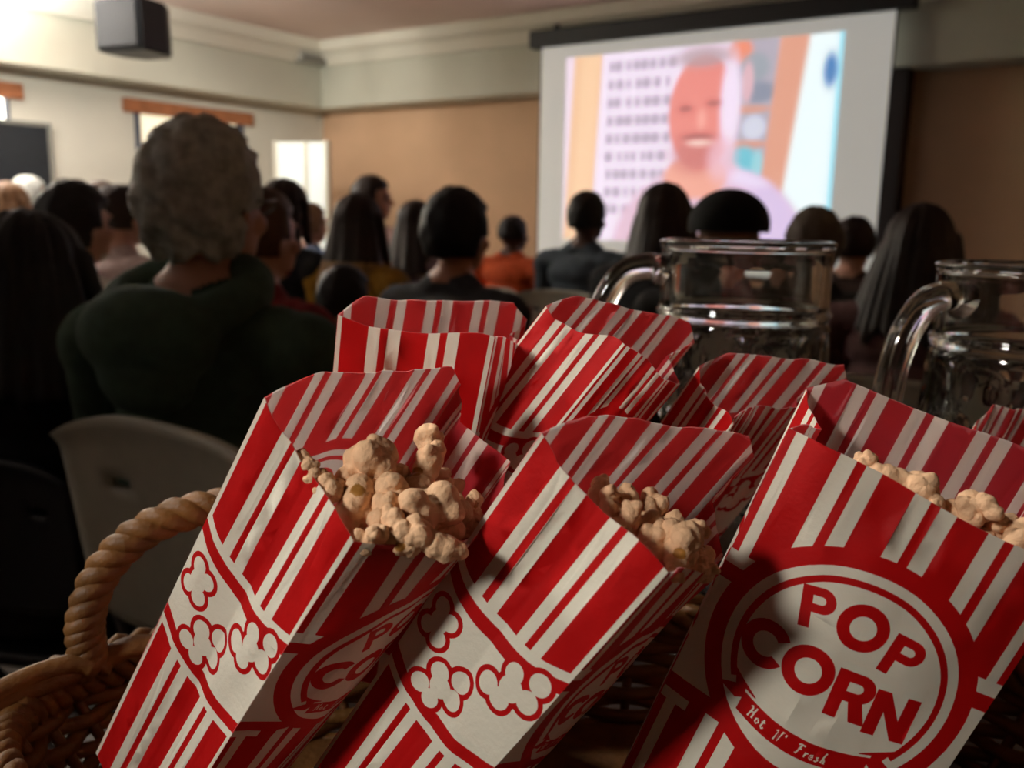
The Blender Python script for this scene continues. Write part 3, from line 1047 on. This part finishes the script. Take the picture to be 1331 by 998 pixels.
def build_sheet():
    polys = []      # (colour, polygon) painted in order; 1 = red, 0 = white

    def stripes(x0, defs, v0f, v1f):
        for a, b in defs:
            n = 5
            top = [(x0 + a + (b - a) * k / n, v0f(a + (b - a) * k / n)) for k in range(n + 1)]
            bot = [(x0 + a + (b - a) * k / n, v1f(a + (b - a) * k / n)) for k in range(n + 1)]
            polys.append((1, top + bot[::-1]))

    gdef = [(c - 5, c + 5) for c in (-21.8, 0, 21.8)] + [(c - 1.4, c + 1.4) for c in (-10.9, 10.9)]
    sag = lambda u: 8.0 * (1 - (u / 28.5) ** 2)
    for xc in (BG / 2, X2 + BG / 2):                    # the two gussets
        stripes(xc, gdef, lambda u: -40, lambda u: 44.5 + sag(u))
        stripes(xc, gdef, lambda u: 99.5 + sag(u), lambda u: BL_ + 5)
        us = np.linspace(-28.5, 28.5, 17)
        for v, th in ((48.2, 5.2), (91.0, 5.2)):
            polys.append((1, [(xc + u, v + sag(u)) for u in us] + [(xc + u, v + th + sag(u)) for u in us[::-1]]))
        # three popped-corn shapes
        for lob in ([(8, 71.5, 6.0), (13.2, 61, 5.6), (22.2, 56.5, 5.9), (22.5, 64.5, 6.0), (14.5, 72, 5.9), (15.5, 66, 6.6)],
                    [(-12.5, 94.5, 5.8), (-8.4, 85.2, 5.9), (0, 81.5, 6.0), (1.2, 89.6, 5.9), (-6, 96.4, 5.6), (-5.4, 89.6, 6.4)],
                    [(-21.6, 65.2, 5.4), (-15.4, 67.4, 5.2), (-16.2, 75.6, 5.4), (-23, 75, 5.2), (-19.4, 70.6, 6.2)]):
            for col, g in ((1, 0.0), (0, -1.9)):
                for (a, b, rr0) in lob:
                    polys.append((col, circ(xc + a, b, rr0 + g, 22)))
    fdef = [(c - 4.9, c + 4.9) for c in (-33.75, -11.25, 11.25, 33.75)] + [(c - 1.45, c + 1.45) for c in (-22.5, 0, 22.5)] + [(-44.5, -42.2), (42.2, 44.5)]
    VC = 61.3
    for xc in (X1 + BW / 2, X3 + BW / 2):               # front and back panels
        stripes(xc, fdef, lambda u: -40, lambda u: 42.5)
        stripes(xc, fdef, lambda u: 98.5, lambda u: BL_ + 5)
        for v, th in ((48.2, 5.2), (91.0, 5.2)):
            polys.append((1, rect(xc - 44.5, v - 1.5, xc + 44.5, v + th - 1.5)))
        # stripe pairs run on down to the ring
        stripes(xc, [d for d in fdef if abs(d[0] + d[1]) / 2 < 40], lambda u: 41, lambda u: VC)
        stripes(xc, [d for d in fdef if abs(d[0] + d[1]) / 2 < 40], lambda u: VC, lambda u: 100)
        for s in (-1, 1):                               # white field beside the ring
            x0, x1 = sorted((xc + s * 44.5, xc + s * 26.0))
            polys.append((0, rect(x0, 52.0, x1, 89.4)))
            a, b = sorted((xc + s * 44.5, xc + s * 35))
            polys.append((0, rect(a, 42.0, b, 46.6))); polys.append((0, rect(a, 94.9, b, 98.6)))
            polys.append((1, rect(x0, 46.7, x1, 52.0))); polys.append((1, rect(x0, 89.4, x1, 94.8)))
        polys.append((1, circ(xc, VC, 41.0, 72)))
        polys.append((0, circ(xc, VC, 35.4, 64)))
        a0, a1 = math.radians(148), math.radians(148 + 244)
        polys.append((1, circ(xc, VC, 32.3, 52, a0, a1) + circ(xc, VC, 30.2, 52, a0, a1)[::-1]))
        R0 = math.radians(6)
        for ch, u, v, rot, s in (('P', -14.8, 44.4, -17, 12.8), ('O', -0.6, 42.8, -6, 14.2), ('P', 13.4, 46.0, 2, 13.2),
                                 ('C', -22.6, 63.0, -8, 14.4), ('O', -8.3, 63.0, -6, 15.0), ('R', 6.2, 64.6, -6, 16.0), ('N', 20.0, 65.0, -7, 15.4)):
            for col, pg in letter(ch):
                polys.append((col, xf(pg, xc + u, v, math.radians(rot), s)))
        # ribbon with its two tails
        rib = lambda u: 87.6 - 4.0 * (u / 22.0) ** 2
        us = np.linspace(-21.5, 21.5, 15)
        for s in (-1, 1):
            polys.append((1, [(xc + s * 17.5, 80.4), (xc + s * 27.0, 75.0), (xc + s * 25.0, 79.6), (xc + s * 30.0, 82.0), (xc + s * 23.4, 84.0)]))
        polys.append((0, [(xc + u, rib(u) - 4.3) for u in us] + [(xc + u, rib(u) + 4.2) for u in us[::-1]]))
        polys.append((1, [(xc + u, rib(u) - 3.4) for u in us] + [(xc + u, rib(u) + 3.3) for u in us[::-1]]))
        x = -17.5
        for ch in "Hot N' Fresh":
            if ch == ' ':
                x += 3.6; continue
            h = 3.9
            for st in SCRIPT[ch]:
                polys.append((0, strip([(xc + x + 3.6 * p[0], rib(x) - 2.0 + h * p[1]) for p in st], 0.55)))
            x += {'H': 2.6, 'N': 3.0, 'F': 2.6, "'": 1.2}.get(ch, 1.9)

    # sheet outline: back panel and its sides carry a longer lip with cut corners
    def vtop(x):
        if x <= X1:                      # left gusset, rises to the lip at the back fold
            t = x / BG
            return -5.0 * max(0, 1 - t * 5) - 1.6 * math.sin(t * math.pi * 3) * (0.2 + t)
        if x <= X2:
            t = (x - X1) / BW
            return -1.2 * math.sin(t * math.pi * 2)
        if x <= X3:
            t = (x - X2) / BG
            return -5.0 * max(0, (t - .7) / .3)
        t = (x - X3) / BW
        return -5.0 - LIP * max(0, min(1, t / .10, (1 - t) / .12)) * (1 + 0.08 * math.sin(9 * t))
    pts, edges = [], []

    def add_poly(pg, close=True):
        i0 = len(pts)
        pts.extend(pg)
        n = len(pg)
        edges.extend((i0 + k, i0 + (k + 1) % n) for k in range(n if close else n - 1))

    folds = [0.0, BG / 2, X1, X2, X2 + BG / 2, X3, X4]
    clip = lambda p: (min(max(p[0], 0.0), X4), min(max(p[1], -30.0), BL_))
    for c, pg in polys:
        add_poly([clip(p) for p in pg])
    for x in folds:
        for dx in (-0.8, 0, 0.8):
            if 0 <= x + dx <= X4:
                add_poly([(x + dx, v) for v in np.linspace(-30, BL_, 40)], False)
    xs = np.linspace(0, X4, 140)
    add_poly([(x, vtop(x)) for x in xs], False)
    add_poly(rect(0, -30, X4, BL_))
    for gx in np.arange(2.5, X4, 4.2):
        for gy in np.arange(-18, BL_, 4.6):
            pts.append((gx + rng.uniform(-.5, .5), gy + rng.uniform(-.5, .5)))
    V, E_, F, *_ = delaunay_2d_cdt([Vector(p) for p in pts], edges, [], 0, 1e-4)
    V = np.array([tuple(v) for v in V])
    T = []
    for f in F:
        for k in range(1, len(f) - 1):
            T.append((f[0], f[k], f[k + 1]))
    T = np.array(T)
    cen = V[T].mean(1)
    keep = (cen[:, 1] > np.array([vtop(x) for x in cen[:, 0]]) - 0.02) & (cen[:, 1] < BL_) & (cen[:, 0] > 0) & (cen[:, 0] < X4)
    a, b, c = V[T[:, 0]], V[T[:, 1]], V[T[:, 2]]
    area = (b[:, 0] - a[:, 0]) * (c[:, 1] - a[:, 1]) - (b[:, 1] - a[:, 1]) * (c[:, 0] - a[:, 0])
    keep &= np.abs(area) > 1e-7
    T = T[keep]; cen = cen[keep]; area = area[keep]
    T[area < 0] = T[area < 0][:, ::-1]
    colr = np.zeros(len(T), int)
    for cidx, pg in polys:
        P = np.array([clip(p) for p in pg])
        mn, mx = P.min(0), P.max(0)
        sel = np.where((cen[:, 0] >= mn[0]) & (cen[:, 0] <= mx[0]) & (cen[:, 1] >= mn[1]) & (cen[:, 1] <= mx[1]))[0]
        if len(sel) == 0:
            continue
        q = cen[sel]
        ins = np.zeros(len(sel), bool)
        Q = np.roll(P, -1, 0)
        for (x0, y0), (x1, y1) in zip(P, Q):
            if y0 == y1:
                continue
            cross = ((y0 > q[:, 1]) != (y1 > q[:, 1]))
            xi = (x1 - x0) * (q[:, 1] - y0) / (y1 - y0) + x0
            ins ^= cross & (q[:, 0] < xi)
        colr[sel[ins]] = cidx
    used = np.unique(T)
    rm = -np.ones(len(V), int); rm[used] = np.arange(len(used))
    return V[used], rm[T], colr


SHEET_V, SHEET_T, SHEET_C = build_sheet()


def nz(x, y, z):
    return noise.noise(Vector((x, y, z)))


def build_bag(name, label, T, axis, seed, bulge=(0, 0, 0, 0), crease=(-4, -4), fpeak=0.5, base=None, lipbend=0.0, L=BL_, bscale=0.92):
    """T: mouth corners BL, FL, FR, BR (world); axis: unit vector base -> mouth; bulge in mm outward for
    left gusset, front, right gusset, back; crease in mm at the gusset folds"""
    T = [np.array(t) for t in T]
    axis = np.array(axis) / np.linalg.norm(axis)
    Bt = [t - axis * L / 1000 for t in T] if base is None else [np.array(b) for b in base]
    cb = sum(Bt) / 4
    Bt = [cb + (b - cb) * bscale for b in Bt]
    org = cb
    x, v = SHEET_V[:, 0], SHEET_V[:, 1]
    f = v / BL_
    bounds = [0, X1, X2, X3, X4 + 1e-6]
    out = np.zeros((len(x), 3)); nrm = np.zeros((len(x), 3))
    ctr_top = sum(T) / 4
    for k in range(4):
        s = (x >= bounds[k] - (1e-9 if k == 0 else 0)) & (x < bounds[k + 1])
        t = (x[s] - bounds[k]) / (bounds[k + 1] - bounds[k]); g = f[s]
        a0, a1, b0, b1 = T[k], T[(k + 1) % 4], Bt[k], Bt[(k + 1) % 4]
        P = (a0 + (b0 - a0) * g[:, None]) * (1 - t)[:, None] + (a1 + (b1 - a1) * g[:, None]) * t[:, None]
        n = np.cross(a1 - a0, axis); n /= np.linalg.norm(n)
        mid = (a0 + a1) / 2
        if n @ (mid - ctr_top) < 0:
            n = -n
        gv = np.clip(1 - g, 0, 1.2)
        tt = t
        if k == 1:
            tt = np.where(t < fpeak, 0.5 * t / fpeak, 0.5 + 0.5 * (t - fpeak) / (1 - fpeak))
        prof = np.sin(np.pi * tt) * bulge[k] * (0.25 + 0.75 * gv ** 1.2)
        # mild pillow everywhere on the broad panels
        if k in (1, 3):
            prof = prof + 2.5 * np.sin(np.pi * t) * np.sin(np.pi * np.clip(g, 0, 1))
        if k in (0, 2):
            tri = 1 - np.abs(2 * t - 1)
            prof = prof + crease[0 if k == 0 else 1] * tri * (0.5 + 0.5 * gv)
        if k == 3:
            lb = np.clip(-v[s] / 18.0, 0, 1.3) ** 1.5
            prof = prof + lipbend * lb
        out[s] = P + n * prof[:, None] / 1000
        nrm[s] = n
    # crumples
    amp = 0.0010
    w = np.array([nz(a * 0.045 + seed * 3.1, b * 0.022, seed) * 1.5 + nz(a * 0.11, b * 0.05 + seed, 4.2) * 0.55 + nz(a * 0.3, b * 0.2, seed + 9) * 0.12 for a, b in SHEET_V])
    fold_d = np.min(np.abs(x[:, None] - np.array([0, X1, X2, X3, X4])[None]), 1)
    topf = 1.0 + 1.6 * np.exp(-np.clip(v + 10, 0, 99) / 16)
    out += nrm * (w * amp * np.clip(fold_d / 9, 0.15, 1) * topf)[:, None]
    inner = out - nrm * 0.00028
    n = len(x)
    tri_o = SHEET_T.copy(); tri_i = SHEET_T[:, ::-1] + n
    verts = np.concatenate([out, inner]) - org
    base_v = np.array(Bt) - org + axis * 0.0006
    faces = [tuple(t) for t in tri_o] + [tuple(t) for t in tri_i]
    mi = np.concatenate([SHEET_C, SHEET_C + 2])
    root = thing(name, label, 'paper bag', tuple(org), 0.0, 'striped popcorn bags in the basket')
    # outer shell must face outward
    t0 = SHEET_T[0]
    if np.dot(np.cross(out[t0[1]] - out[t0[0]], out[t0[2]] - out[t0[0]]), nrm[t0[0]]) < 0:
        faces = [f[::-1] for f in faces]
    fa = np.array(faces)
    cx_ = SHEET_V[SHEET_T][:, :, 0].mean(1)
    cx_ = np.concatenate([cx_, cx_])
    for k, nm in enumerate(('side_gusset', 'front_panel', 'side_gusset', 'back_panel')):
        sel = (cx_ > (0, X1, X2, X3)[k]) & (cx_ < (X1, X2, X3, X4)[k])
        ff = fa[sel]
        us = np.unique(ff)
        rmap = np.zeros(len(verts), int); rmap[us] = np.arange(len(us))
        link(nm, new_mesh(nm, verts[us], rmap[ff], [M_PAPER, M_INK, M_PAPER_IN, M_INK_IN], True, mi[sel]), root)
    bm = bmesh.new()
    q = [bm.verts.new(p) for p in base_v]
    bm.faces.new(q)
    r = bmesh.ops.solidify(bm, geom=bm.faces[:], thickness=0.0005)
    bm_obj('base', bm, M_PAPER, root)
    return root


AX_A = (0.484, -0.286, 0.827); AX_B = (0.492, -0.274, 0.826); AX_C = (0.364, -0.058, 0.929)
BAGS = {}
BAGS['A'] = build_bag('popcorn_bag', 'front left striped paper bag, open and heaped with popcorn', [at(336, 532, .272), at(459, 703, .248), at(664, 600, .300), at(590, 512, .338)],
                      AX_A, 1.0, bulge=(2, 17, 0, 2), crease=(-5.5, -9), fpeak=.42)
BAGS['B'] = build_bag('popcorn_bag', 'striped paper bag with popcorn, between left bag and lettered right bag', [at(692, 578, .258), at(868, 744, .229), at(940, 722, .305), at(968, 606, .312)],
                      AX_B, 2.0, bulge=(3, 4, 0, 3), crease=(-4.5, -10))
BAGS['C'] = build_bag('popcorn_bag', 'large front right paper bag with round POP CORN emblem facing forward', [at(1040, 520, .330), at(1026, 557, .270), at(1405, 738, .252), at(1350, 640, .314)],
                      AX_C, 3.0, bulge=(0, 11, 0, 2), crease=(-9, -9))
BAGS['D'] = build_bag('popcorn_bag', 'upright striped bag at back left of the basket', [at(438, 424, .352), at(643, 438, .335), at(692, 452, .378), at(682, 428, .408)],
                      (0.17, -0.25, 0.95), 4.0, bulge=(1, 0, 0, 2), crease=(-2, -8))
BAGS['F'] = build_bag('popcorn_bag', 'striped bag leaning right in the middle of the back row', [at(700, 410, .352), at(812, 448, .324), at(884, 500, .340), at(893, 456, .388)],
                      (0.53, -0.27, 0.80), 5.0, bscale=1.1, bulge=(2, 3, 0, 3), crease=(-2, -8))
BAGS['G'] = build_bag('popcorn_bag', 'striped bag in front of the left glass mug, behind the centre bag', [at(900, 488, .372), at(953, 552, .340), at(1035, 530, .385), at(1092, 505, .405)],
                      (0.44, -0.28, 0.85), 6.0, bulge=(2, -6, 0, 3), crease=(-2, -8))
BAGS['H'] = build_bag('popcorn_bag', 'striped bag mostly hidden behind the right lettered bag, beside the right mug', [at(1262, 560, .41), at(1290, 590, .375), at(1390, 600, .40), at(1375, 570, .43)],
                      (0.30, -0.15, 0.94), 7.0, bulge=(2, 2, 0, 3), crease=(-2, -8))

# ------------------------------------------------------------------ popcorn
def corn_mesh(seed, n_lobes, elong=1.0):
    r = random.Random(seed)
    pr = [('e', (0, 0, 0), (.0048, .0050, .0046))]
    for k in range(n_lobes):
        d = Vector((r.gauss(0, 1), r.gauss(0, 1), r.gauss(0, 1) * elong)).normalized()
        rad = r.uniform(.0038, .0060)
        c = d * r.uniform(.0042, .0070)
        pr.append(('e', c, (rad, rad * r.uniform(.8, 1.1), rad * r.uniform(.8, 1.1))))
        for j in range(1):
            d2 = (d + Vector((r.gauss(0, .7), r.gauss(0, .7), r.gauss(0, .7)))).normalized()
            rr_ = rad * r.uniform(.45, .7)
            pr.append(('e', c + d2 * rad * .8, (rr_, rr_, rr_)))
    me = remeshed('popcorn', pr, 0.00062, 3)
    co = vcoords(me)
    d = np.array([noise.noise(Vector(p) * 420 + Vector((seed, 0, 0))) for p in co])
    nn = np.empty(len(co) * 3); me.vertices.foreach_get('normal', nn); nn = nn.reshape(-1, 3)
    set_vcoords(me, co + nn * d[:, None] * 0.00045)
    me.materials.append(M_CORN); me.materials.append(M_HULL)
    fc = face_centres(me)
    h = Vector((r.gauss(0, 1), r.gauss(0, 1), r.gauss(0, 1))).normalized() * .0052
    dd = np.linalg.norm(fc - np.array(h), axis=1)
    me.polygons.foreach_set('material_index', (dd < .0026).astype(np.int32))
    return me


CORN = [corn_mesh(11, 5), corn_mesh(12, 6), corn_mesh(13, 4, 2.0), corn_mesh(14, 7), corn_mesh(16, 5, .5)]


KERN = []


def corn(px, py, d, size_px, label, group, k):
    p = at(px, py, d)
    o = link('popcorn_kernel', CORN[k % len(CORN)])
    o.location = p
    s = size_px * d / FPX / 0.0170
    o.scale = (s, s * random.uniform(.9, 1.1), s)
    o.rotation_euler = (random.uniform(0, 6.28), random.uniform(0, 6.28), random.uniform(0, 6.28))
    return tag(o, label, 'popcorn', group)


LA = 'popped kernel in the heap spilling from the front left bag'
GA = 'popcorn heaped in the front left bag'
for i, (px, py, d, s, lb) in enumerate([
        (466, 598, .276, 74, 'large rounded popcorn at upper left of the heap in the front left bag'), (555, 578, .292, 46, 'topmost popcorn sticking up from the heap in the front left bag'),
        (553, 612, .284, 66, None), (464, 650, .264, 70, None), (512, 640, .270, 56, None), (545, 655, .268, 74, None), (500, 668, .262, 54, None),
        (566, 708, .256, 66, 'round popcorn lowest at the front rim of the front left bag'), (520, 708, .255, 48, None), (480, 702, .252, 42, None), (592, 652, .280, 46, None),
        (612, 660, .285, 40, None), (398, 600, .268, 32, 'small popcorn peeking over the left fold of the front left bag'), (418, 618, .266, 36, None), (520, 685, .258, 50, None),
        (438, 632, .266, 40, None), (580, 680, .272, 52, None), (500, 610, .282, 50, None), (600, 690, .285, 44, None), (540, 690, .27, 60, None), (470, 680, .265, 50, None),
        (560, 640, .295, 60, None), (500, 640, .29, 60, None)]):
    KERN.append((corn(px, py, d, s, lb or '', GA, i), px, py, lb, 'front left bag'))
LB = 'popped kernel in the small heap in the centre bag'
GB = 'popcorn in the centre bag'
for i, (px, py, d, s, lb) in enumerate([
        (890, 690, .258, 50, 'curled popcorn highest at the right of the heap in the centre bag'), (885, 715, .250, 62, 'yellowish popcorn at the right rim of the centre bag'), (832, 688, .262, 56, None),
        (805, 650, .268, 44, None), (850, 705, .255, 44, None), (876, 740, .246, 40, None), (790, 655, .262, 38, None), (915, 742, .262, 34, 'pinkish flake hanging over the right edge of the centre bag'),
        (840, 660, .275, 46, None), (870, 690, .272, 50, None), (815, 675, .256, 44, None), (905, 720, .268, 46, None), (780, 640, .27, 36, None)]):
    KERN.append((corn(px, py, d, s, lb or '', GB, i + 2), px, py, lb, 'centre bag'))
LC = 'popped kernel in the row showing above the lettered right bag rim'
GC = 'popcorn in the lettered right bag'
for i, (px, py, d, s, lb) in enumerate([
        (1125, 610, .276, 36, None), (1168, 625, .272, 62, 'broad smooth popcorn at the left of the lettered right bag'), (1208, 648, .268, 50, None), (1250, 670, .266, 46, None),
        (1278, 665, .264, 48, 'knobbly popcorn standing tallest in the lettered right bag'), (1302, 682, .268, 46, None), (1322, 695, .262, 58, None), (1275, 700, .27, 50, None),
        (1240, 680, .275, 50, None), (1190, 650, .28, 54, None), (1350, 705, .262, 60, None), (1145, 630, .285, 44, None)]):
    KERN.append((corn(px, py, d, s, lb or '', GC, i + 1), px, py, lb, 'lettered right bag'))

ORD = ['first', 'second', 'third', 'fourth', 'fifth', 'sixth', 'seventh', 'eighth', 'ninth', 'tenth', 'eleventh', 'twelfth']
for bagname in ('front left bag', 'centre bag', 'lettered right bag'):
    ks = [k for k in KERN if k[4] == bagname and not k[3]]
    my = sorted(k[2] for k in ks)[len(ks) // 2]
    for half, sel in (('upper', [k for k in ks if k[2] < my]), ('lower', [k for k in ks if k[2] >= my])):
        for n_, k in enumerate(sorted(sel, key=lambda q: q[1])):
            k[0]['label'] = 'popcorn kernel %s from the left in %s heap of the %s' % (ORD[n_], half, bagname)


# ------------------------------------------------------------------ wicker basket
BC = np.array([0.034, 0.346]); BA, BB = 0.250, 0.116
RIMZ = 0.930
BZ = TZ + 0.002


def bell(a, k=1.0, dz=0.0):
    return (BC[0] + BA * k * math.cos(a), BC[1] + BB * k * math.sin(a), dz)


def build_basket():
    root = thing('wicker_basket', 'brown woven wicker basket with twisted handle holding the popcorn bags', 'basket', (BC[0], BC[1], BZ))
    off = Vector((BC[0], BC[1], BZ))

    def add(nm, pts, rad, m=M_WICKER, closed=False, seg=8, par=root):
        me = tube_mesh([Vector(p) - off for p in pts], rad, seg, closed, nm, m)
        return link(nm, me, par)
    # base plate of the basket
    bm = bmesh.new()
    n = 48
    for z in (0.0, 0.005):
        pass
    lo = [bm.verts.new(Vector(bell(2 * math.pi * k / n, .84, BZ)) - off) for k in range(n)]
    hi = [bm.verts.new(Vector(bell(2 * math.pi * k / n, .86, BZ + .005)) - off) for k in range(n)]
    bm.faces.new(lo[::-1]); bm.faces.new(hi)
    for k in range(n):
        bm.faces.new((lo[k], lo[(k + 1) % n], hi[(k + 1) % n], hi[k]))
    bm_obj('basket_base', bm, M_WICKER_D, root)
    NS = 44
    for k in range(NS):
        a = 2 * math.pi * k / NS
        pts = [bell(a, .86 + .14 * t, BZ + .003 + (RIMZ - BZ) * t) for t in np.linspace(0, 1, 5)]
        add('stake', pts, .0026, M_WICKER_D, seg=6)
    rows = 10
    for r in range(rows):
        t = (r + .5) / rows
        pts = []
        for q in range(NS * 4):
            a = 2 * math.pi * q / (NS * 4)
            w = math.cos(NS / 2 * a + math.pi * r) * .0036
            b = bell(a, .86 + .14 * t, BZ + (RIMZ - BZ) * t)
            nrm = np.array([math.cos(a) / BA, math.sin(a) / BB]); nrm /= np.linalg.norm(nrm)
            pts.append((b[0] + nrm[0] * w, b[1] + nrm[1] * w, b[2]))
        add('weaver', pts, .0038, M_WICKER, True, 6)
    # braided rim: six strands winding in and out
    for s in range(6):
        pts = []
        Nn = 300
        for q in range(Nn):
            a = 2 * math.pi * q / Nn
            ph = 16 * a + s * math.pi / 3
            nrm = np.array([math.cos(a) / BA, math.sin(a) / BB]); nrm /= np.linalg.norm(nrm)
            w = .0105 * math.cos(ph); z = .0060 * math.sin(2 * ph)
            b = bell(a, 1.0, RIMZ + .004)
            pts.append((b[0] + nrm[0] * w, b[1] + nrm[1] * w, b[2] + z))
        add('rim_strand', pts, .0036, M_WICKER, True, 8)
    # twisted ear handle on the far left of the rim
    path = smoothpath([at(122, 872, .405), at(112, 835, .403), at(112, 800, .402), at(132, 745, .404), at(180, 695, .408), at(250, 664, .415), at(325, 660, .425), at(380, 700, .432), at(395, 770, .435), at(392, 830, .435)], 160)
    hd = thing('handle', None, None); hd.parent = root
    P = [Vector(p) - off for p in path]
    for s in range(3):
        pts = []
        prev = None
        for i, p in enumerate(P):
            t = (P[min(i + 1, len(P) - 1)] - P[max(i - 1, 0)]).normalized()
            n1 = (Vector((0, 1, 0)) - t * t.y).normalized() if prev is None else (prev - t * prev.dot(t)).normalized()
            prev = n1
            n2 = t.cross(n1)
            ph = i * 0.30 + s * 2 * math.pi / 3
            pts.append(p + (n1 * math.cos(ph) + n2 * math.sin(ph)) * .0043)
        link('handle_strand', tube_mesh(pts, .0046, 10, False, 'handle_strand', M_WICKER), hd)
    # loose ends of the handle wound along the rim
    for dz, pp in ((0, [at(122, 868, .400), at(100, 862, .397), at(60, 872, .390), at(20, 888, .382), at(-30, 915, .372)]),
                   (1, [at(130, 862, .408), at(165, 842, .410), at(205, 838, .415)]), (2, [at(112, 868, .402), at(70, 885, .392), at(20, 905, .382), at(-30, 930, .372)])):
        add('rim_wrap', smoothpath(pp, 24), .0048 if dz != 1 else .0055, M_WICKER)
    return root


build_basket()


# ------------------------------------------------------------------ glass mugs
def build_mug(label, c, zr, scale, yaw, seed):
    Hm = zr - TZ
    R = 0.0585 * scale
    seg = 96
    nd = 10
    body_top = Hm - 0.062 * scale
    outer = []
    prof = []
    zs = np.concatenate([np.linspace(0.0, body_top, 46), np.linspace(body_top + .003, Hm, 26)])
    for z in zs:
        zz = z - body_top
        if zz < 0:
            r = R * (1.03 + 0.06 * math.sin(math.pi * min(1, max(0, z / body_top)) ** .8))
            if z < .006:
                r *= .90 + .1 * (z / .006)
        else:
            r = R * 1.0
        # two ring beads between the belly and the collar
        for zc, h in ((body_top + .002, .0022), (body_top + .012 * scale, .0026)):
            r += h * math.exp(-((z - zc) / .0022) ** 2)
        prof.append((r + (.0008 if z > Hm - .006 else 0), z if z < Hm - .003 else z - .003))
    for q in np.linspace(.15, .95, 7):
        prof.append((R - .0018 + .0042 * math.cos(q * math.pi), Hm - .004 + .004 * math.sin(q * math.pi)))
    verts = []
    for (r, z) in prof:
        for k in range(seg):
            a = 2 * math.pi * k / seg
            rr = r
            if z < body_top - .004 and z > .012:
                for row in range(4):
                    zc = .030 + row * (body_top - .045) / 3
                    ph = (row % 2) * math.pi / nd
                    da = (a + ph + math.pi) % (2 * math.pi / nd) - math.pi / nd
                    q = (da * r / .0145) ** 2 + ((z - zc) / .0165) ** 2
                    if q < 1:
                        rr -= .0042 * (1 - q) ** .7
            verts.append((rr * math.cos(a), rr * math.sin(a), z))
    n_o = len(prof)
    inner = [(R - .0050, Hm - .004), (R - .0058, Hm - .008)] + [(R - .0068, z) for z in np.linspace(Hm - .012, body_top, 8)] + \
            [(R - .0085, z) for z in np.linspace(body_top - .006, .024, 14)] + [(R - .014, .017), (R * .5, .0155), (.002, .0155)]
    for (r, z) in inner:
        for k in range(seg):
            a = 2 * math.pi * k / seg
            verts.append((r * math.cos(a), r * math.sin(a), z))
    tot = n_o + len(inner)
    faces = []
    for i in range(tot - 1):
        for k in range(seg):
            faces.append((i * seg + k, i * seg + (k + 1) % seg, (i + 1) * seg + (k + 1) % seg, (i + 1) * seg + k))
    faces.append(tuple(range(seg))[::-1])
    faces.append(tuple((tot - 1) * seg + k for k in range(seg)))
    root = thing('beer_mug', label, 'mug', (c[0], c[1], TZ), yaw, 'glass beer mugs behind the bags')
    link('glass_body', new_mesh('glass_body', verts, faces, [M_GLASS]), root)
    # handle leaves on -X
    hp = smoothpath([(-R + .0005, 0, Hm - .022), (-R - .012, 0, Hm - .019), (-R - .030, 0, Hm - .026), (-R - .044, 0, Hm - .050), (-R - .050, 0, Hm - .085), (-R - .047, 0, Hm - .125),
                     (-R - .034, 0, Hm - .160), (-R - .015, 0, Hm - .178), (-R * 1.06 + .001, 0, Hm - .182)], 60)
    rads = [.0092 if 5 < i < 55 else .0092 + .0035 * (abs(i - 30) - 25) / 5 for i in range(60)]
    link('handle', tube_mesh(hp, rads, 14, False, 'handle', M_GLASS), root)
    return root


m1 = at(971, 312, .620); m2 = at(1352, 343, .560)
build_mug('clear glass beer mug at left, its rim in front of the black cap', m1, m1[2], 1.0, math.radians(6), 1)
build_mug('clear glass beer mug cut off by the right picture edge', m2, m2[2], 1.0, math.radians(18), 2)
